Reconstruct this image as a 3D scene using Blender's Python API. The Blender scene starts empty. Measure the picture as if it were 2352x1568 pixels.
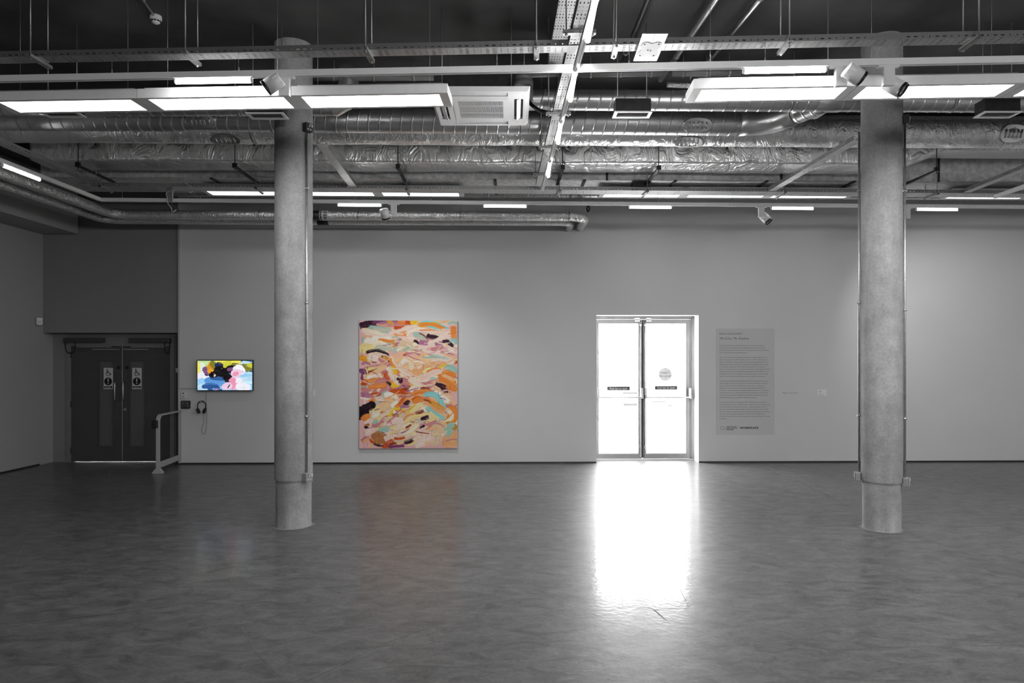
import bpy, bmesh, math, random
import numpy as np
from mathutils import Vector, Matrix, noise
random.seed(7)
SC = bpy.context.scene
COL = SC.collection
F, CX, HY, EYE = 1568.0, 1176.0, 828.0, 1.66      # a 24 mm lens on a level camera at eye height
PI = math.pi

def at(px, py, Y):
    """photo pixel at depth Y -> point in metres"""
    return Vector(((px-CX)/F*Y, Y, EYE+(HY-py)/F*Y))
def xat(px, Y): return (px-CX)/F*Y
def zat(py, Y): return EYE+(HY-py)/F*Y

# ------------------------------------------------------------------ mesh builder
class MB:
    def __init__(s, M=None):
        s.v=[]; s.f=[]; s.mi=[]; s.sm=[]; s.M=M or Matrix(); s.cm=0; s.smooth=False
    def add(s, vs, fs, smooth=None):
        b=len(s.v); s.v += [s.M@Vector(p) for p in vs]
        for f in fs:
            s.f.append([b+i for i in f]); s.mi.append(s.cm); s.sm.append(s.smooth if smooth is None else smooth)
        return s
    def box(s, c, d, R=None):
        c=Vector(c); vs=[]
        for x in (-.5,.5):
            for y in (-.5,.5):
                for z in (-.5,.5):
                    p=Vector((x*d[0],y*d[1],z*d[2])); vs.append(c+(R@p if R else p))
        return s.add(vs,[(0,1,3,2),(4,6,7,5),(0,4,5,1),(2,3,7,6),(0,2,6,4),(1,5,7,3)],False)
    def bb(s, a, b): # box by corners
        return s.box([(a[i]+b[i])/2 for i in range(3)],[abs(b[i]-a[i]) for i in range(3)])
    def tube(s, pts, r, seg=12, caps=True, ridge=None, closed=False):
        pts=[Vector(p) for p in pts]; n=len(pts)
        rs=r if isinstance(r,(list,tuple)) else [r]*n
        t0=None; vs=[]; nrm=None
        for i,p in enumerate(pts):
            if i==0: t=(pts[1]-p).normalized()
            elif i==n-1: t=(p-pts[i-1]).normalized()
            else: t=((pts[i+1]-p).normalized()+(p-pts[i-1]).normalized()).normalized()
            if nrm is None:
                a=Vector((0,0,1)) if abs(t.z)<.9 else Vector((1,0,0))
                nrm=(a-t*a.dot(t)).normalized()
            else:
                nrm=(nrm-t*nrm.dot(t)).normalized()
            b=t.cross(nrm); 
            sc=1.0
            if 0<i<n-1:
                d=(p-pts[i-1]).normalized(); c=max(.5,t.dot(d)); sc=1.0
            for k in range(seg):
                a=2*PI*k/seg
                vs.append(p+nrm*(math.cos(a)*rs[i]*sc)+b*(math.sin(a)*rs[i]*sc))
        fs=[]
        for i in range(n-1):
            for k in range(seg):
                k2=(k+1)%seg
                fs.append((i*seg+k,i*seg+k2,(i+1)*seg+k2,(i+1)*seg+k))
        s.add(vs,fs,True)
        if caps:
            b=len(s.v)-len(vs)
            s.f.append([b+k for k in reversed(range(seg))]); s.mi.append(s.cm); s.sm.append(False)
            s.f.append([b+(n-1)*seg+k for k in range(seg)]); s.mi.append(s.cm); s.sm.append(False)
        return s
    def cyl(s, a, b, r, seg=16, r2=None, caps=True):
        return s.tube([a,b],[r,r if r2 is None else r2],seg,caps)
    def lathe(s, prof, axis0, axdir, seg=24):
        """prof: list of (distance along axis, radius)"""
        d=Vector(axdir).normalized(); o=Vector(axis0)
        a=Vector((0,0,1)) if abs(d.z)<.9 else Vector((1,0,0))
        u=(a-d*a.dot(d)).normalized(); w=d.cross(u); vs=[]; n=len(prof)
        for h,r in prof:
            for k in range(seg):
                t=2*PI*k/seg; vs.append(o+d*h+u*(math.cos(t)*r)+w*(math.sin(t)*r))
        fs=[]
        for i in range(n-1):
            for k in range(seg):
                k2=(k+1)%seg; fs.append((i*seg+k,i*seg+k2,(i+1)*seg+k2,(i+1)*seg+k))
        return s.add(vs,fs,True)
    def quad(s,a,b,c,d): return s.add([a,b,c,d],[(0,1,2,3)],False)
    def poly(s,pts): return s.add(pts,[tuple(range(len(pts)))],False)
    def prism(s, pts2, fn, h0, h1):
        """extrude the 2d outline pts2; fn(x,y,h)->point"""
        n=len(pts2); vs=[fn(x,y,h0) for x,y in pts2]+[fn(x,y,h1) for x,y in pts2]
        fs=[tuple(reversed(range(n))),tuple(range(n,2*n))]+[(i,(i+1)%n,n+(i+1)%n,n+i) for i in range(n)]
        return s.add(vs,fs,False)

WM={}
def wm(o): return WM.get(o.name, Matrix()) if o else Matrix()
def build(name, mb, mat, parent=None, bevel=0, origin=None, autosmooth=False):
    me=bpy.data.meshes.new(name)
    base=wm(parent) if parent else Matrix.Translation(Vector(origin) if origin is not None else Vector())
    inv=base.inverted()
    me.from_pydata([tuple(inv@v) for v in mb.v],[],mb.f)
    mats=mat if isinstance(mat,(list,tuple)) else [mat]
    for m in mats: me.materials.append(m)
    me.polygons.foreach_set('material_index',mb.mi)
    me.polygons.foreach_set('use_smooth',mb.sm)
    bm=bmesh.new(); bm.from_mesh(me)
    bmesh.ops.recalc_face_normals(bm,faces=bm.faces)
    if bevel:
        es=[e for e in bm.edges if len(e.link_faces)==2 and e.calc_face_angle(0)>.6]
        bmesh.ops.bevel(bm,geom=es,offset=bevel,segments=2,affect='EDGES',profile=.5,clamp_overlap=True)
    bm.to_mesh(me); bm.free()
    me.update()
    o=bpy.data.objects.new(name,me); COL.objects.link(o)
    if parent:
        o.parent=parent; WM[o.name]=base
    else:
        if origin is not None: o.location=origin
        WM[o.name]=base
    return o
def tag(o,label=None,cat=None,group=None,kind=None):
    if label: o['label']=label
    if cat: o['category']=cat
    if group: o['group']=group
    if kind: o['kind']=kind
    return o
def thing(name,label,cat,loc=(0,0,0),rz=0,group=None,kind=None):
    o=bpy.data.objects.new(name,None); COL.objects.link(o)
    o.location=loc; o.rotation_euler=(0,0,rz); o.empty_display_size=.1
    WM[o.name]=Matrix.Translation(Vector(loc))@Matrix.Rotation(rz,4,'Z')
    return tag(o,label,cat,group,kind)
def solo(name,mb,mat,label,cat,group=None,origin=None,bevel=0,kind=None):
    if origin is None:
        n=len(mb.v); origin=(sum(v.x for v in mb.v)/n,sum(v.y for v in mb.v)/n,min(v.z for v in mb.v))
    return tag(build(name,mb,mat,None,bevel,origin),label,cat,group,kind)
def struct(name,mb,mat,parent=None,bevel=0):
    o=build(name,mb,mat,parent,bevel); 
    if not parent: o['kind']='structure'
    return o
def relamp(t,mat):
    for ch in t.children:
        if ch.name.startswith('diffuser'):
            ch.data=ch.data.copy(); ch.data.materials[0]=mat
    return t
def copy_thing(src,loc,rz,label=None,group=None):
    c=src.copy(); COL.objects.link(c); c.location=loc; c.rotation_euler=(0,0,rz)
    WM[c.name]=Matrix.Translation(Vector(loc))@Matrix.Rotation(rz,4,'Z')
    if label: c['label']=label
    if group: c['group']=group
    for ch in list(src.children):
        d=ch.copy(); COL.objects.link(d); d.parent=c
        for g in list(ch.children):
            e=g.copy(); COL.objects.link(e); e.parent=d
    return c

def text_mesh(body, width=None, height=None, bold=0, shear=0, align='LEFT', size=1.0, spacing=1.0):
    cu=bpy.data.curves.new('lettering','FONT'); cu.body=body; cu.size=size; cu.offset=bold; cu.shear=shear
    cu.resolution_u=2; cu.space_character=spacing
    ob=bpy.data.objects.new('lettering',cu); COL.objects.link(ob)
    dg=bpy.context.evaluated_depsgraph_get(); dg.update()
    me=bpy.data.meshes.new_from_object(ob.evaluated_get(dg))
    vs=[(v.co.x,v.co.y) for v in me.vertices]; fs=[tuple(p.vertices) for p in me.polygons]
    bpy.data.objects.remove(ob); bpy.data.curves.remove(cu); bpy.data.meshes.remove(me)
    x0=min(v[0] for v in vs); x1=max(v[0] for v in vs)
    sx=width/(x1-x0) if width else 1
    sy=height if height else 1
    return [((x-x0)*sx,y*sy) for x,y in vs],fs

# ------------------------------------------------------------------ materials
def new_mat(name):
    m=bpy.data.materials.new(name); m.use_nodes=True; nt=m.node_tree
    return m,nt,nt.nodes['Principled BSDF'],nt.nodes['Material Output']
def nd(nt,t,**kw):
    n=nt.nodes.new(t)
    for k,v in kw.items():
        if k.startswith('i_'): 
            key=k[2:].replace('_',' ')
            n.inputs[key].default_value=v
        else: setattr(n,k,v)
    return n
def g(v): return (v,v,v,1)
def s2l(c):
    return tuple((x/255/12.92 if x/255<=.04045 else ((x/255+.055)/1.055)**2.4) for x in c)
def mathn(nt,op,a,b=None,c=None):
    n=nt.nodes.new('ShaderNodeMath'); n.operation=op
    for i,x in enumerate((a,b,c)):
        if x is None: continue
        if isinstance(x,(int,float)): n.inputs[i].default_value=x
        else: nt.links.new(x,n.inputs[i])
    return n.outputs[0]
def simple(name,v,rough=.5,metal=0,var=0,scale=8,bump=0,bscale=60,spec=.5,detail=4,coat=0):
    m,nt,p,out=new_mat(name); col=v if isinstance(v,tuple) else g(v)
    if len(col)==3: col=(*col,1)
    p.inputs['Base Color'].default_value=col; p.inputs['Roughness'].default_value=rough; p.inputs['Metallic'].default_value=metal
    p.inputs['Specular IOR Level'].default_value=spec
    tc=nd(nt,'ShaderNodeTexCoord')
    if var:
        n=nd(nt,'ShaderNodeTexNoise',i_Scale=scale,i_Detail=float(detail)); nt.links.new(tc.outputs['Object'],n.inputs['Vector'])
        r=nd(nt,'ShaderNodeMapRange',i_From_Min=.3,i_From_Max=.7,i_To_Min=1-var,i_To_Max=1+var); nt.links.new(n.outputs['Fac'],r.inputs['Value'])
        mx=nd(nt,'ShaderNodeMix',data_type='RGBA',blend_type='MULTIPLY'); mx.inputs[0].default_value=1
        mx.inputs[6].default_value=col; nt.links.new(r.outputs[0],mx.inputs[7]); nt.links.new(mx.outputs[2],p.inputs['Base Color'])
    if bump:
        n=nd(nt,'ShaderNodeTexNoise',i_Scale=bscale,i_Detail=5.0); nt.links.new(tc.outputs['Object'],n.inputs['Vector'])
        b=nd(nt,'ShaderNodeBump',i_Strength=bump,i_Distance=.01); nt.links.new(n.outputs['Fac'],b.inputs['Height']); nt.links.new(b.outputs[0],p.inputs['Normal'])
    return m
def emit(name,col,strength):
    m,nt,p,out=new_mat(name); p.inputs['Base Color'].default_value=g(.8)
    p.inputs['Emission Color'].default_value=(*col,1) if len(col)==3 else col; p.inputs['Emission Strength'].default_value=strength
    return m

L_PANEL, L_BAR, L_SKY, L_FAR = 34.0, 110.0, 26.0, 4.2

m_wallshade=simple('shade_toned_wall_paint',.40,.75,var=.03,scale=.8,bump=.05,bscale=140,spec=.25)  # wall paint toned down to carry the shade of the left side
m_wallbulk=simple('low_tone_wall',.25,.75,var=.03,scale=.8,bump=.05,bscale=140,spec=.25)  # wall finish set much darker for bulkhead and alcove
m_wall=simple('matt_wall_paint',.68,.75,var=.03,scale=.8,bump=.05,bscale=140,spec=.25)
m_white=simple('white_enamel',.88,.35,var=.02,scale=20)
m_whiteplastic=simple('white_plastic',.75,.4,spec=.4,var=.02,scale=30)
m_black=simple('black_plastic',.012,.4,var=.1,scale=30)
m_rubber=simple('black_rubber',.01,.6,var=.1,scale=30)
m_darkmetal=simple('dark_steel',.05,.45,.6,var=.15,scale=15)
m_chrome=simple('brushed_steel',.55,.28,1,var=.08,scale=30)
m_galv=simple('galvanised_steel',.5,.42,.85,var=.16,scale=22,bump=.04,bscale=80)
m_rod=simple('zinc_rod',.40,.4,.8,var=.1,scale=30)
m_alu=simple('grey_aluminium',.36,.4,.3,var=.03,scale=10)
m_doorpaint=simple('dark_door_paint',.07,.5,var=.06,scale=3)
m_doorpanel=simple('dark_vision_panel',.12,.25,var=.05,scale=4)
m_frame=simple('door_frame_paint',.20,.5,var=.04,scale=5)
m_rail=simple('grey_powder_coat',.42,.45,var=.03,scale=9)
m_pipegrey=simple('grey_pipe_plastic',.22,.45,var=.08,scale=7)
m_board=simple('foil_faced_board',.72,.5,.35,var=.25,scale=14,bump=.25,bscale=45)
m_ceil=simple('dark_concrete_soffit',.065,.85,var=.5,scale=1.1,bump=.3,bscale=9,detail=8)
m_ink=simple('black_ink',.008,.6,var=.05,scale=30)
m_ink2=simple('grey_vinyl_lettering',.035,.6,var=.05,scale=30)
m_vinyl=simple('grey_vinyl_panel',.57,.6,var=.01,scale=2)
m_card=simple('white_card',.82,.7,var=.02,scale=30)
m_signwhite=simple('sign_white',.62,.5,var=.03,scale=30)
m_pale=simple('pale_render',.86,.9,var=.05,scale=2)
m_outline=simple('outline_dark',.02,.8,var=.1,scale=5)
m_pave=simple('pale_paving',.7,.9,var=.08,scale=4)
m_brown=simple('brown_cardboard',.30,.8,var=.1,scale=6)

def mk_concrete(name,base,var):
    m,nt,p,out=new_mat(name); L=nt.links.new
    tc=nd(nt,'ShaderNodeTexCoord')
    n1=nd(nt,'ShaderNodeTexNoise',i_Scale=3.5,i_Detail=6.0,i_Roughness=.6); L(tc.outputs['Object'],n1.inputs['Vector'])
    mp=nd(nt,'ShaderNodeMapping'); mp.inputs['Scale'].default_value=(7,7,1.3); L(tc.outputs['Object'],mp.inputs['Vector'])
    n2=nd(nt,'ShaderNodeTexNoise',i_Scale=1.6,i_Detail=3.0); L(mp.outputs[0],n2.inputs['Vector'])
    n3=nd(nt,'ShaderNodeTexNoise',i_Scale=46.0,i_Detail=4.0,i_Roughness=.7); L(tc.outputs['Object'],n3.inputs['Vector'])
    v=nd(nt,'ShaderNodeTexVoronoi',i_Scale=24.0); L(tc.outputs['Object'],v.inputs['Vector'])
    pit=nd(nt,'ShaderNodeMapRange',i_From_Min=.03,i_From_Max=.11,i_To_Min=.45,i_To_Max=1.0); L(v.outputs['Distance'],pit.inputs['Value'])
    # pale aggregate flecks
    v2=nd(nt,'ShaderNodeTexVoronoi',i_Scale=38.0); L(tc.outputs['Object'],v2.inputs['Vector'])
    fl=nd(nt,'ShaderNodeMapRange',i_From_Min=.04,i_From_Max=.12,i_To_Min=.35,i_To_Max=0.0); L(v2.outputs['Distance'],fl.inputs['Value'])
    a=mathn(nt,'MULTIPLY_ADD',n1.outputs['Fac'],1.1,.42)
    b=mathn(nt,'MULTIPLY_ADD',n2.outputs['Fac'],.5,.75)
    c=mathn(nt,'MULTIPLY_ADD',n3.outputs['Fac'],.7,.65)
    # rough band joints where the formwork lifts met
    sep=nd(nt,'ShaderNodeSeparateXYZ'); L(tc.outputs['Object'],sep.inputs[0])
    f=mathn(nt,'MULTIPLY',mathn(nt,'MULTIPLY',a,b),mathn(nt,'MULTIPLY',c,pit.outputs[0]))
    f=mathn(nt,'ADD',mathn(nt,'MULTIPLY',f,base),mathn(nt,'MULTIPLY',fl.outputs[0],base))
    cb=nd(nt,'ShaderNodeCombineColor'); 
    for i in range(3): L(f,cb.inputs[i])
    L(cb.outputs[0],p.inputs['Base Color']); p.inputs['Roughness'].default_value=.75; p.inputs['Specular IOR Level'].default_value=.3
    bp=nd(nt,'ShaderNodeBump',i_Strength=.25,i_Distance=.01); L(c,bp.inputs['Height']); L(bp.outputs[0],p.inputs['Normal'])
    return m
m_conc=mk_concrete('cast_concrete',.33,.2)

def mk_floor():
    m,nt,p,out=new_mat('polished_concrete_floor'); L=nt.links.new
    tc=nd(nt,'ShaderNodeTexCoord')
    n1=nd(nt,'ShaderNodeTexNoise',i_Scale=.7,i_Detail=8.0,i_Roughness=.6); L(tc.outputs['Object'],n1.inputs['Vector'])
    mp=nd(nt,'ShaderNodeMapping'); mp.inputs['Scale'].default_value=(2.2,4.0,1); mp.inputs['Rotation'].default_value=(0,0,.2); L(tc.outputs['Object'],mp.inputs['Vector'])
    n2=nd(nt,'ShaderNodeTexNoise',i_Scale=2.2,i_Detail=10.0,i_Roughness=.72); n2.inputs['Distortion'].default_value=.8; L(mp.outputs[0],n2.inputs['Vector'])
    n3=nd(nt,'ShaderNodeTexNoise',i_Scale=45.0,i_Detail=4.0); L(tc.outputs['Object'],n3.inputs['Vector'])
    a=mathn(nt,'MULTIPLY_ADD',n1.outputs['Fac'],.5,.75)
    b=nd(nt,'ShaderNodeMapRange',i_From_Min=.36,i_From_Max=.66,i_To_Min=.60,i_To_Max=1.44); L(n2.outputs['Fac'],b.inputs['Value'])
    c=mathn(nt,'MULTIPLY_ADD',n3.outputs['Fac'],.7,.65)
    # pale scuffs: thin ridges of two warped noises
    def scuff(scale,rot,thr,w,seed):
        mq=nd(nt,'ShaderNodeMapping'); mq.inputs['Scale'].default_value=(scale,scale*4.0,1); mq.inputs['Rotation'].default_value=(0,0,rot); mq.inputs['Location'].default_value=(seed,seed*.7,0)
        L(tc.outputs['Object'],mq.inputs['Vector'])
        n=nd(nt,'ShaderNodeTexNoise',i_Scale=1.0,i_Detail=3.0); n.inputs['Distortion'].default_value=.4; L(mq.outputs[0],n.inputs['Vector'])
        d=mathn(nt,'ABSOLUTE',mathn(nt,'SUBTRACT',n.outputs['Fac'],.5))
        r=nd(nt,'ShaderNodeMapRange',i_From_Min=0.0,i_From_Max=w,i_To_Min=1.0,i_To_Max=0.0); L(d,r.inputs['Value'])
        k=nd(nt,'ShaderNodeTexNoise',i_Scale=1.6,i_Detail=2.0); L(mq.outputs[0],k.inputs['Vector'])
        r2=nd(nt,'ShaderNodeMapRange',i_From_Min=thr,i_From_Max=thr+.08,i_To_Min=0.0,i_To_Max=1.0); L(k.outputs['Fac'],r2.inputs['Value'])
        return mathn(nt,'MULTIPLY',r.outputs[0],r2.outputs[0])
    s1=scuff(.45,.25,.55,.003,3.1); s2=scuff(.6,-.5,.58,.003,9.4)
    vz=nd(nt,'ShaderNodeTexNoise',i_Scale=5.5,i_Detail=4.0,i_Roughness=.7); vz.inputs['Distortion'].default_value=1.2; L(mp.outputs[0],vz.inputs['Vector'])
    fleck=nd(nt,'ShaderNodeMapRange',i_From_Min=.62,i_From_Max=.78,i_To_Min=0.0,i_To_Max=.5); L(vz.outputs['Fac'],fleck.inputs['Value'])
    f=mathn(nt,'MULTIPLY',mathn(nt,'MULTIPLY',a,b.outputs[0]),c)
    f=mathn(nt,'ADD',f,mathn(nt,'MULTIPLY',s1,.18)); f=mathn(nt,'ADD',f,mathn(nt,'MULTIPLY',s2,.15)); f=mathn(nt,'ADD',f,mathn(nt,'MULTIPLY',fleck.outputs[0],.5))
    f=mathn(nt,'MULTIPLY',f,.098)
    cb=nd(nt,'ShaderNodeCombineColor')
    for i in range(3): L(f,cb.inputs[i])
    L(cb.outputs[0],p.inputs['Base Color'])
    rr=nd(nt,'ShaderNodeMapRange',i_From_Min=.3,i_From_Max=.7,i_To_Min=.10,i_To_Max=.16); L(n2.outputs['Fac'],rr.inputs['Value']); L(rr.outputs[0],p.inputs['Coat Roughness']); p.inputs['Roughness'].default_value=.42; p.inputs['Coat Weight'].default_value=.36; p.inputs['Coat IOR'].default_value=1.4
    p.inputs['Specular IOR Level'].default_value=.30
    n4=nd(nt,'ShaderNodeTexNoise',i_Scale=26.0,i_Detail=3.0); L(tc.outputs['Object'],n4.inputs['Vector'])
    bp=nd(nt,'ShaderNodeBump',i_Strength=.10,i_Distance=.01); L(n4.outputs['Fac'],bp.inputs['Height']); L(bp.outputs[0],p.inputs['Normal']); L(bp.outputs[0],p.inputs['Coat Normal'])
    return m
m_floor=mk_floor()

def mk_foil(name,scale,strength,base=.62,rough=.3,metal=.8):
    m,nt,p,out=new_mat(name); L=nt.links.new
    p.inputs['Metallic'].default_value=metal; p.inputs['Base Color'].default_value=g(base)
    tc=nd(nt,'ShaderNodeTexCoord')
    mp=nd(nt,'ShaderNodeMapping'); mp.inputs['Scale'].default_value=(1.0,.6,.6); mp.inputs['Rotation'].default_value=(0,.5,0); L(tc.outputs['Object'],mp.inputs['Vector'])
    n=nd(nt,'ShaderNodeTexNoise',i_Scale=scale,i_Detail=3.0,i_Roughness=.55); n.inputs['Distortion'].default_value=1.4; L(mp.outputs[0],n.inputs['Vector'])
    r=mathn(nt,'ABSOLUTE',mathn(nt,'SUBTRACT',n.outputs['Fac'],.5))
    n2=nd(nt,'ShaderNodeTexVoronoi',i_Scale=scale*1.6,feature='DISTANCE_TO_EDGE'); L(mp.outputs[0],n2.inputs['Vector'])
    h=mathn(nt,'ADD',mathn(nt,'MULTIPLY',r,2.2),mathn(nt,'MULTIPLY',n2.outputs['Distance'],.5))
    b=nd(nt,'ShaderNodeBump',i_Strength=strength,i_Distance=.03); L(h,b.inputs['Height']); L(b.outputs[0],p.inputs['Normal'])
    p.inputs['Roughness'].default_value=rough
    return m
m_foil=mk_foil('crinkled_foil_wrap',8.0,.6,.95,.33)
m_foil2=mk_foil('crumpled_foil_lagging',4.6,.75,.95,.33)
m_foilpipe=mk_foil('pipe_foil_jacket',16.0,.55,.8,.30)
m_spiral=simple('spiral_duct_steel',.60,.33,.9,var=.12,scale=5,bump=.03,bscale=30)
m_branch=simple('bright_duct_steel',.7,.28,1,var=.08,scale=6)
m_seam=simple('duct_seam_steel',.22,.45,1,var=.1,scale=20)

def mk_perf(name,side):
    """galvanised sheet punched with rows of slots (real see-through holes)"""
    m,nt,p,out=new_mat(name); L=nt.links.new
    p.inputs['Metallic'].default_value=.8; p.inputs['Base Color'].default_value=g(.62 if not side else .36); p.inputs['Roughness'].default_value=.45
    tc=nd(nt,'ShaderNodeTexCoord'); sp=nd(nt,'ShaderNodeSeparateXYZ'); L(tc.outputs['Object'],sp.inputs[0])
    x=sp.outputs[0]; y=sp.outputs[1]; z=sp.outputs[2]
    per=.05
    k=mathn(nt,'FLOOR',mathn(nt,'DIVIDE',x,per))
    fx=mathn(nt,'SUBTRACT',mathn(nt,'DIVIDE',x,per),k)            # 0..1 in the cell
    odd=mathn(nt,'GREATER_THAN',mathn(nt,'FLOORED_MODULO',k,4.0),1.5)   # pairs of long slots, then pairs of short ones
    half=mathn(nt,'MULTIPLY_ADD',odd,.16,.09)
    inx=mathn(nt,'LESS_THAN',mathn(nt,'ABSOLUTE',mathn(nt,'SUBTRACT',fx,.5)),half)
    if side:
        iny=mathn(nt,'LESS_THAN',mathn(nt,'ABSOLUTE',mathn(nt,'SUBTRACT',z,.014)),.0045)
    else:
        q=mathn(nt,'DIVIDE',mathn(nt,'ADD',y,.5),.025)
        fy=mathn(nt,'SUBTRACT',q,mathn(nt,'FLOOR',q))
        iny=mathn(nt,'LESS_THAN',mathn(nt,'ABSOLUTE',mathn(nt,'SUBTRACT',fy,.5)),.17)
    hole=mathn(nt,'MULTIPLY',inx,iny)
    tr=nd(nt,'ShaderNodeBsdfTransparent'); mx=nd(nt,'ShaderNodeMixShader')
    L(hole,mx.inputs[0]); L(p.outputs[0],mx.inputs[1]); L(tr.outputs[0],mx.inputs[2]); L(mx.outputs[0],out.inputs[0])
    return m
m_perf=mk_perf('slotted_tray_base',False); m_perfside=mk_perf('slotted_tray_flange',True)

def mk_glass():
    m,nt,p,out=new_mat('door_glass'); L=nt.links.new
    tr=nd(nt,'ShaderNodeBsdfTransparent'); gl=nd(nt,'ShaderNodeBsdfGlossy',i_Roughness=.02); mx=nd(nt,'ShaderNodeMixShader'); mx.inputs[0].default_value=.05
    L(tr.outputs[0],mx.inputs[1]); L(gl.outputs[0],mx.inputs[2]); L(mx.outputs[0],out.inputs[0])
    return m
m_glass=mk_glass()
def mk_frost(name,v):
    m,nt,p,out=new_mat(name); L=nt.links.new
    tr=nd(nt,'ShaderNodeBsdfTransparent'); tr.inputs[0].default_value=(v,v,v,1)
    L(tr.outputs[0],out.inputs[0]); return m
m_frost=mk_frost('translucent_sticker',.05); m_frost2=mk_frost('translucent_sticker_print',.45)
m_panel=emit('panel_light_diffuser',(1,1,1),L_PANEL)
m_panelfar=emit('dimmed_panel_diffuser',(1,1,1),L_FAR)
m_paneldim=emit('half_dimmed_panel_diffuser',(1,1,1),L_PANEL*.7)
m_panellow=emit('low_dimmed_panel_diffuser',(1,1,1),L_PANEL*.2)
m_bar=emit('linear_light_diffuser',(1,1,1),L_BAR)
m_barfar=emit('soft_linear_light_diffuser',(1,1,1),9.0)
def mk_vcol(name,emission=0,rough=.45):
    m,nt,p,out=new_mat(name); L=nt.links.new
    a=nd(nt,'ShaderNodeVertexColor'); a.layer_name='paint'
    if emission:
        p.inputs['Base Color'].default_value=g(.01); L(a.outputs[0],p.inputs['Emission Color']); p.inputs['Emission Strength'].default_value=emission
        p.inputs['Roughness'].default_value=.2
    else:
        L(a.outputs[0],p.inputs['Base Color']); p.inputs['Roughness'].default_value=rough; p.inputs['Specular IOR Level'].default_value=.2
        tc=nd(nt,'ShaderNodeTexCoord'); n=nd(nt,'ShaderNodeTexNoise',i_Scale=40.0,i_Detail=3.0); L(tc.outputs['Object'],n.inputs['Vector'])
        b=nd(nt,'ShaderNodeBump',i_Strength=.08,i_Distance=.01); L(n.outputs['Fac'],b.inputs['Height']); L(b.outputs[0],p.inputs['Normal'])
    return m
m_paint=mk_vcol('oil_paint'); m_screen=mk_vcol('lit_screen',1.0)
# ================================================================== SETTING
CEIL=4.83
XL,XR,YB=-7.52,9.6,-5.6
AW=math.atan(.0193)
Wm=Matrix.Translation((0,11.06,0))@Matrix.Rotation(AW,4,'Z')     # wall frame: x along the wall, y into it
UW=Vector((math.cos(AW),math.sin(AW),0)); NW=Vector((math.sin(AW),-math.cos(AW),0))
def wl(px,py=HY,depth=0.0):
    """photo pixel -> (x,z) on the back wall plane, depth metres behind its face"""
    k=(px-CX)/F; tA=math.tan(AW)
    Y=(11.06+depth/math.cos(AW))/(1-tA*k)
    X=k*Y; return ((X+depth*math.sin(AW))/math.cos(AW), EYE+(HY-py)/F*Y, Y/F)
def wpt(px,py,off=0.0):
    x,z,_=wl(px,py,-off); return Wm@Vector((x,-off,z))

mb=MB(); mb.bb((XL-.4,YB-.4,-.2),(XR+.4,11.52,0)); struct('floor',mb,m_floor)
mb=MB(); mb.bb((XL-.4,YB-.4,CEIL),(XR+.4,11.6,CEIL+.2)); struct('ceiling',mb,m_ceil)
mb=MB(); mb.bb((XL-.3,YB-.3,0),(XL,11.4,CEIL)); struct('wall_left',mb,m_wallshade)
mb=MB(); mb.bb((XR,YB-.3,0),(XR+.3,11.5,CEIL)); struct('wall_right',mb,m_wall)
WNX0,WNX1,WNZ0,WNZ1=0.9,7.4,2.8,3.6      # added unseen window giving fill daylight from behind the viewpoint
mb=MB(); mb.bb((XL,YB-.3,0),(WNX0,YB,CEIL)); mb.bb((WNX1,YB-.3,0),(XR,YB,CEIL)); mb.bb((WNX0,YB-.3,0),(WNX1,YB,WNZ0)); mb.bb((WNX0,YB-.3,WNZ1),(WNX1,YB,CEIL)); struct('wall_front',mb,m_wall)
t=thing('fill_window','long daylight window in the wall behind the viewpoint','window',((WNX0+WNX1)/2,YB-.15,WNZ0),0,kind='structure')
mb=MB()
for k in range(6):
    x=WNX0+(WNX1-WNX0)*k/5; mb.bb((x-.025,YB-.18,WNZ0),(x+.025,YB-.12,WNZ1))
for z in (WNZ0,WNZ1-.05): mb.bb((WNX0,YB-.18,z),(WNX1,YB-.12,z+.05))
build('fill_window_frame',mb,m_alu,t)
mb=MB(); mb.bb((WNX0,YB-.152,WNZ0),(WNX1,YB-.148,WNZ1)); build('pane',mb,m_glass,t)
DX0,DX1,DZ=1.372,3.040,2.40
WX0=wl(409)[0]
mb=MB(Wm)
mb.bb((WX0,0,0),(DX0,.42,CEIL)); mb.bb((DX1,0,0),(XR,.42,CEIL)); mb.bb((DX0,0,DZ),(DX1,.42,CEIL))
struct('wall_back',mb,m_wall)
BZ=zat(763.5,10.9)
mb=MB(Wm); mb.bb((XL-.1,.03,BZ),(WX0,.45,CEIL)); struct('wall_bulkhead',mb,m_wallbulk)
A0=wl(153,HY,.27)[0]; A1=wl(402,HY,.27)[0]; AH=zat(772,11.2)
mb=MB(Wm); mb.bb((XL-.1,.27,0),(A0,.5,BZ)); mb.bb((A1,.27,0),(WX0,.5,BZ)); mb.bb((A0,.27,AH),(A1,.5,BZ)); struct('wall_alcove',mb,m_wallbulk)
mb=MB(); 
mb.bb((XL,5.2,zat(536,10.86)),(-6.93,10.9,4.45)); struct('trim_1',mb,m_wallshade)
for nm,(a,b) in {'shadow_gap_back':((WX0,-.012,0),(DX0-.002,0,.022)),'shadow_gap_back_right':((DX1+.002,-.012,0),(XR-.05,0,.022))}.items():  # dark strips standing in for the shadow gap at the wall foot
    mb=MB(Wm); mb.bb(a,b); struct(nm,mb,m_darkmetal)
mb=MB(); mb.bb((XL,YB+.1,0),(XL+.012,10.85,.022)); struct('shadow_gap_left',mb,m_darkmetal)  # left wall's shadow gap, drawn as a dark strip too

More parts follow.
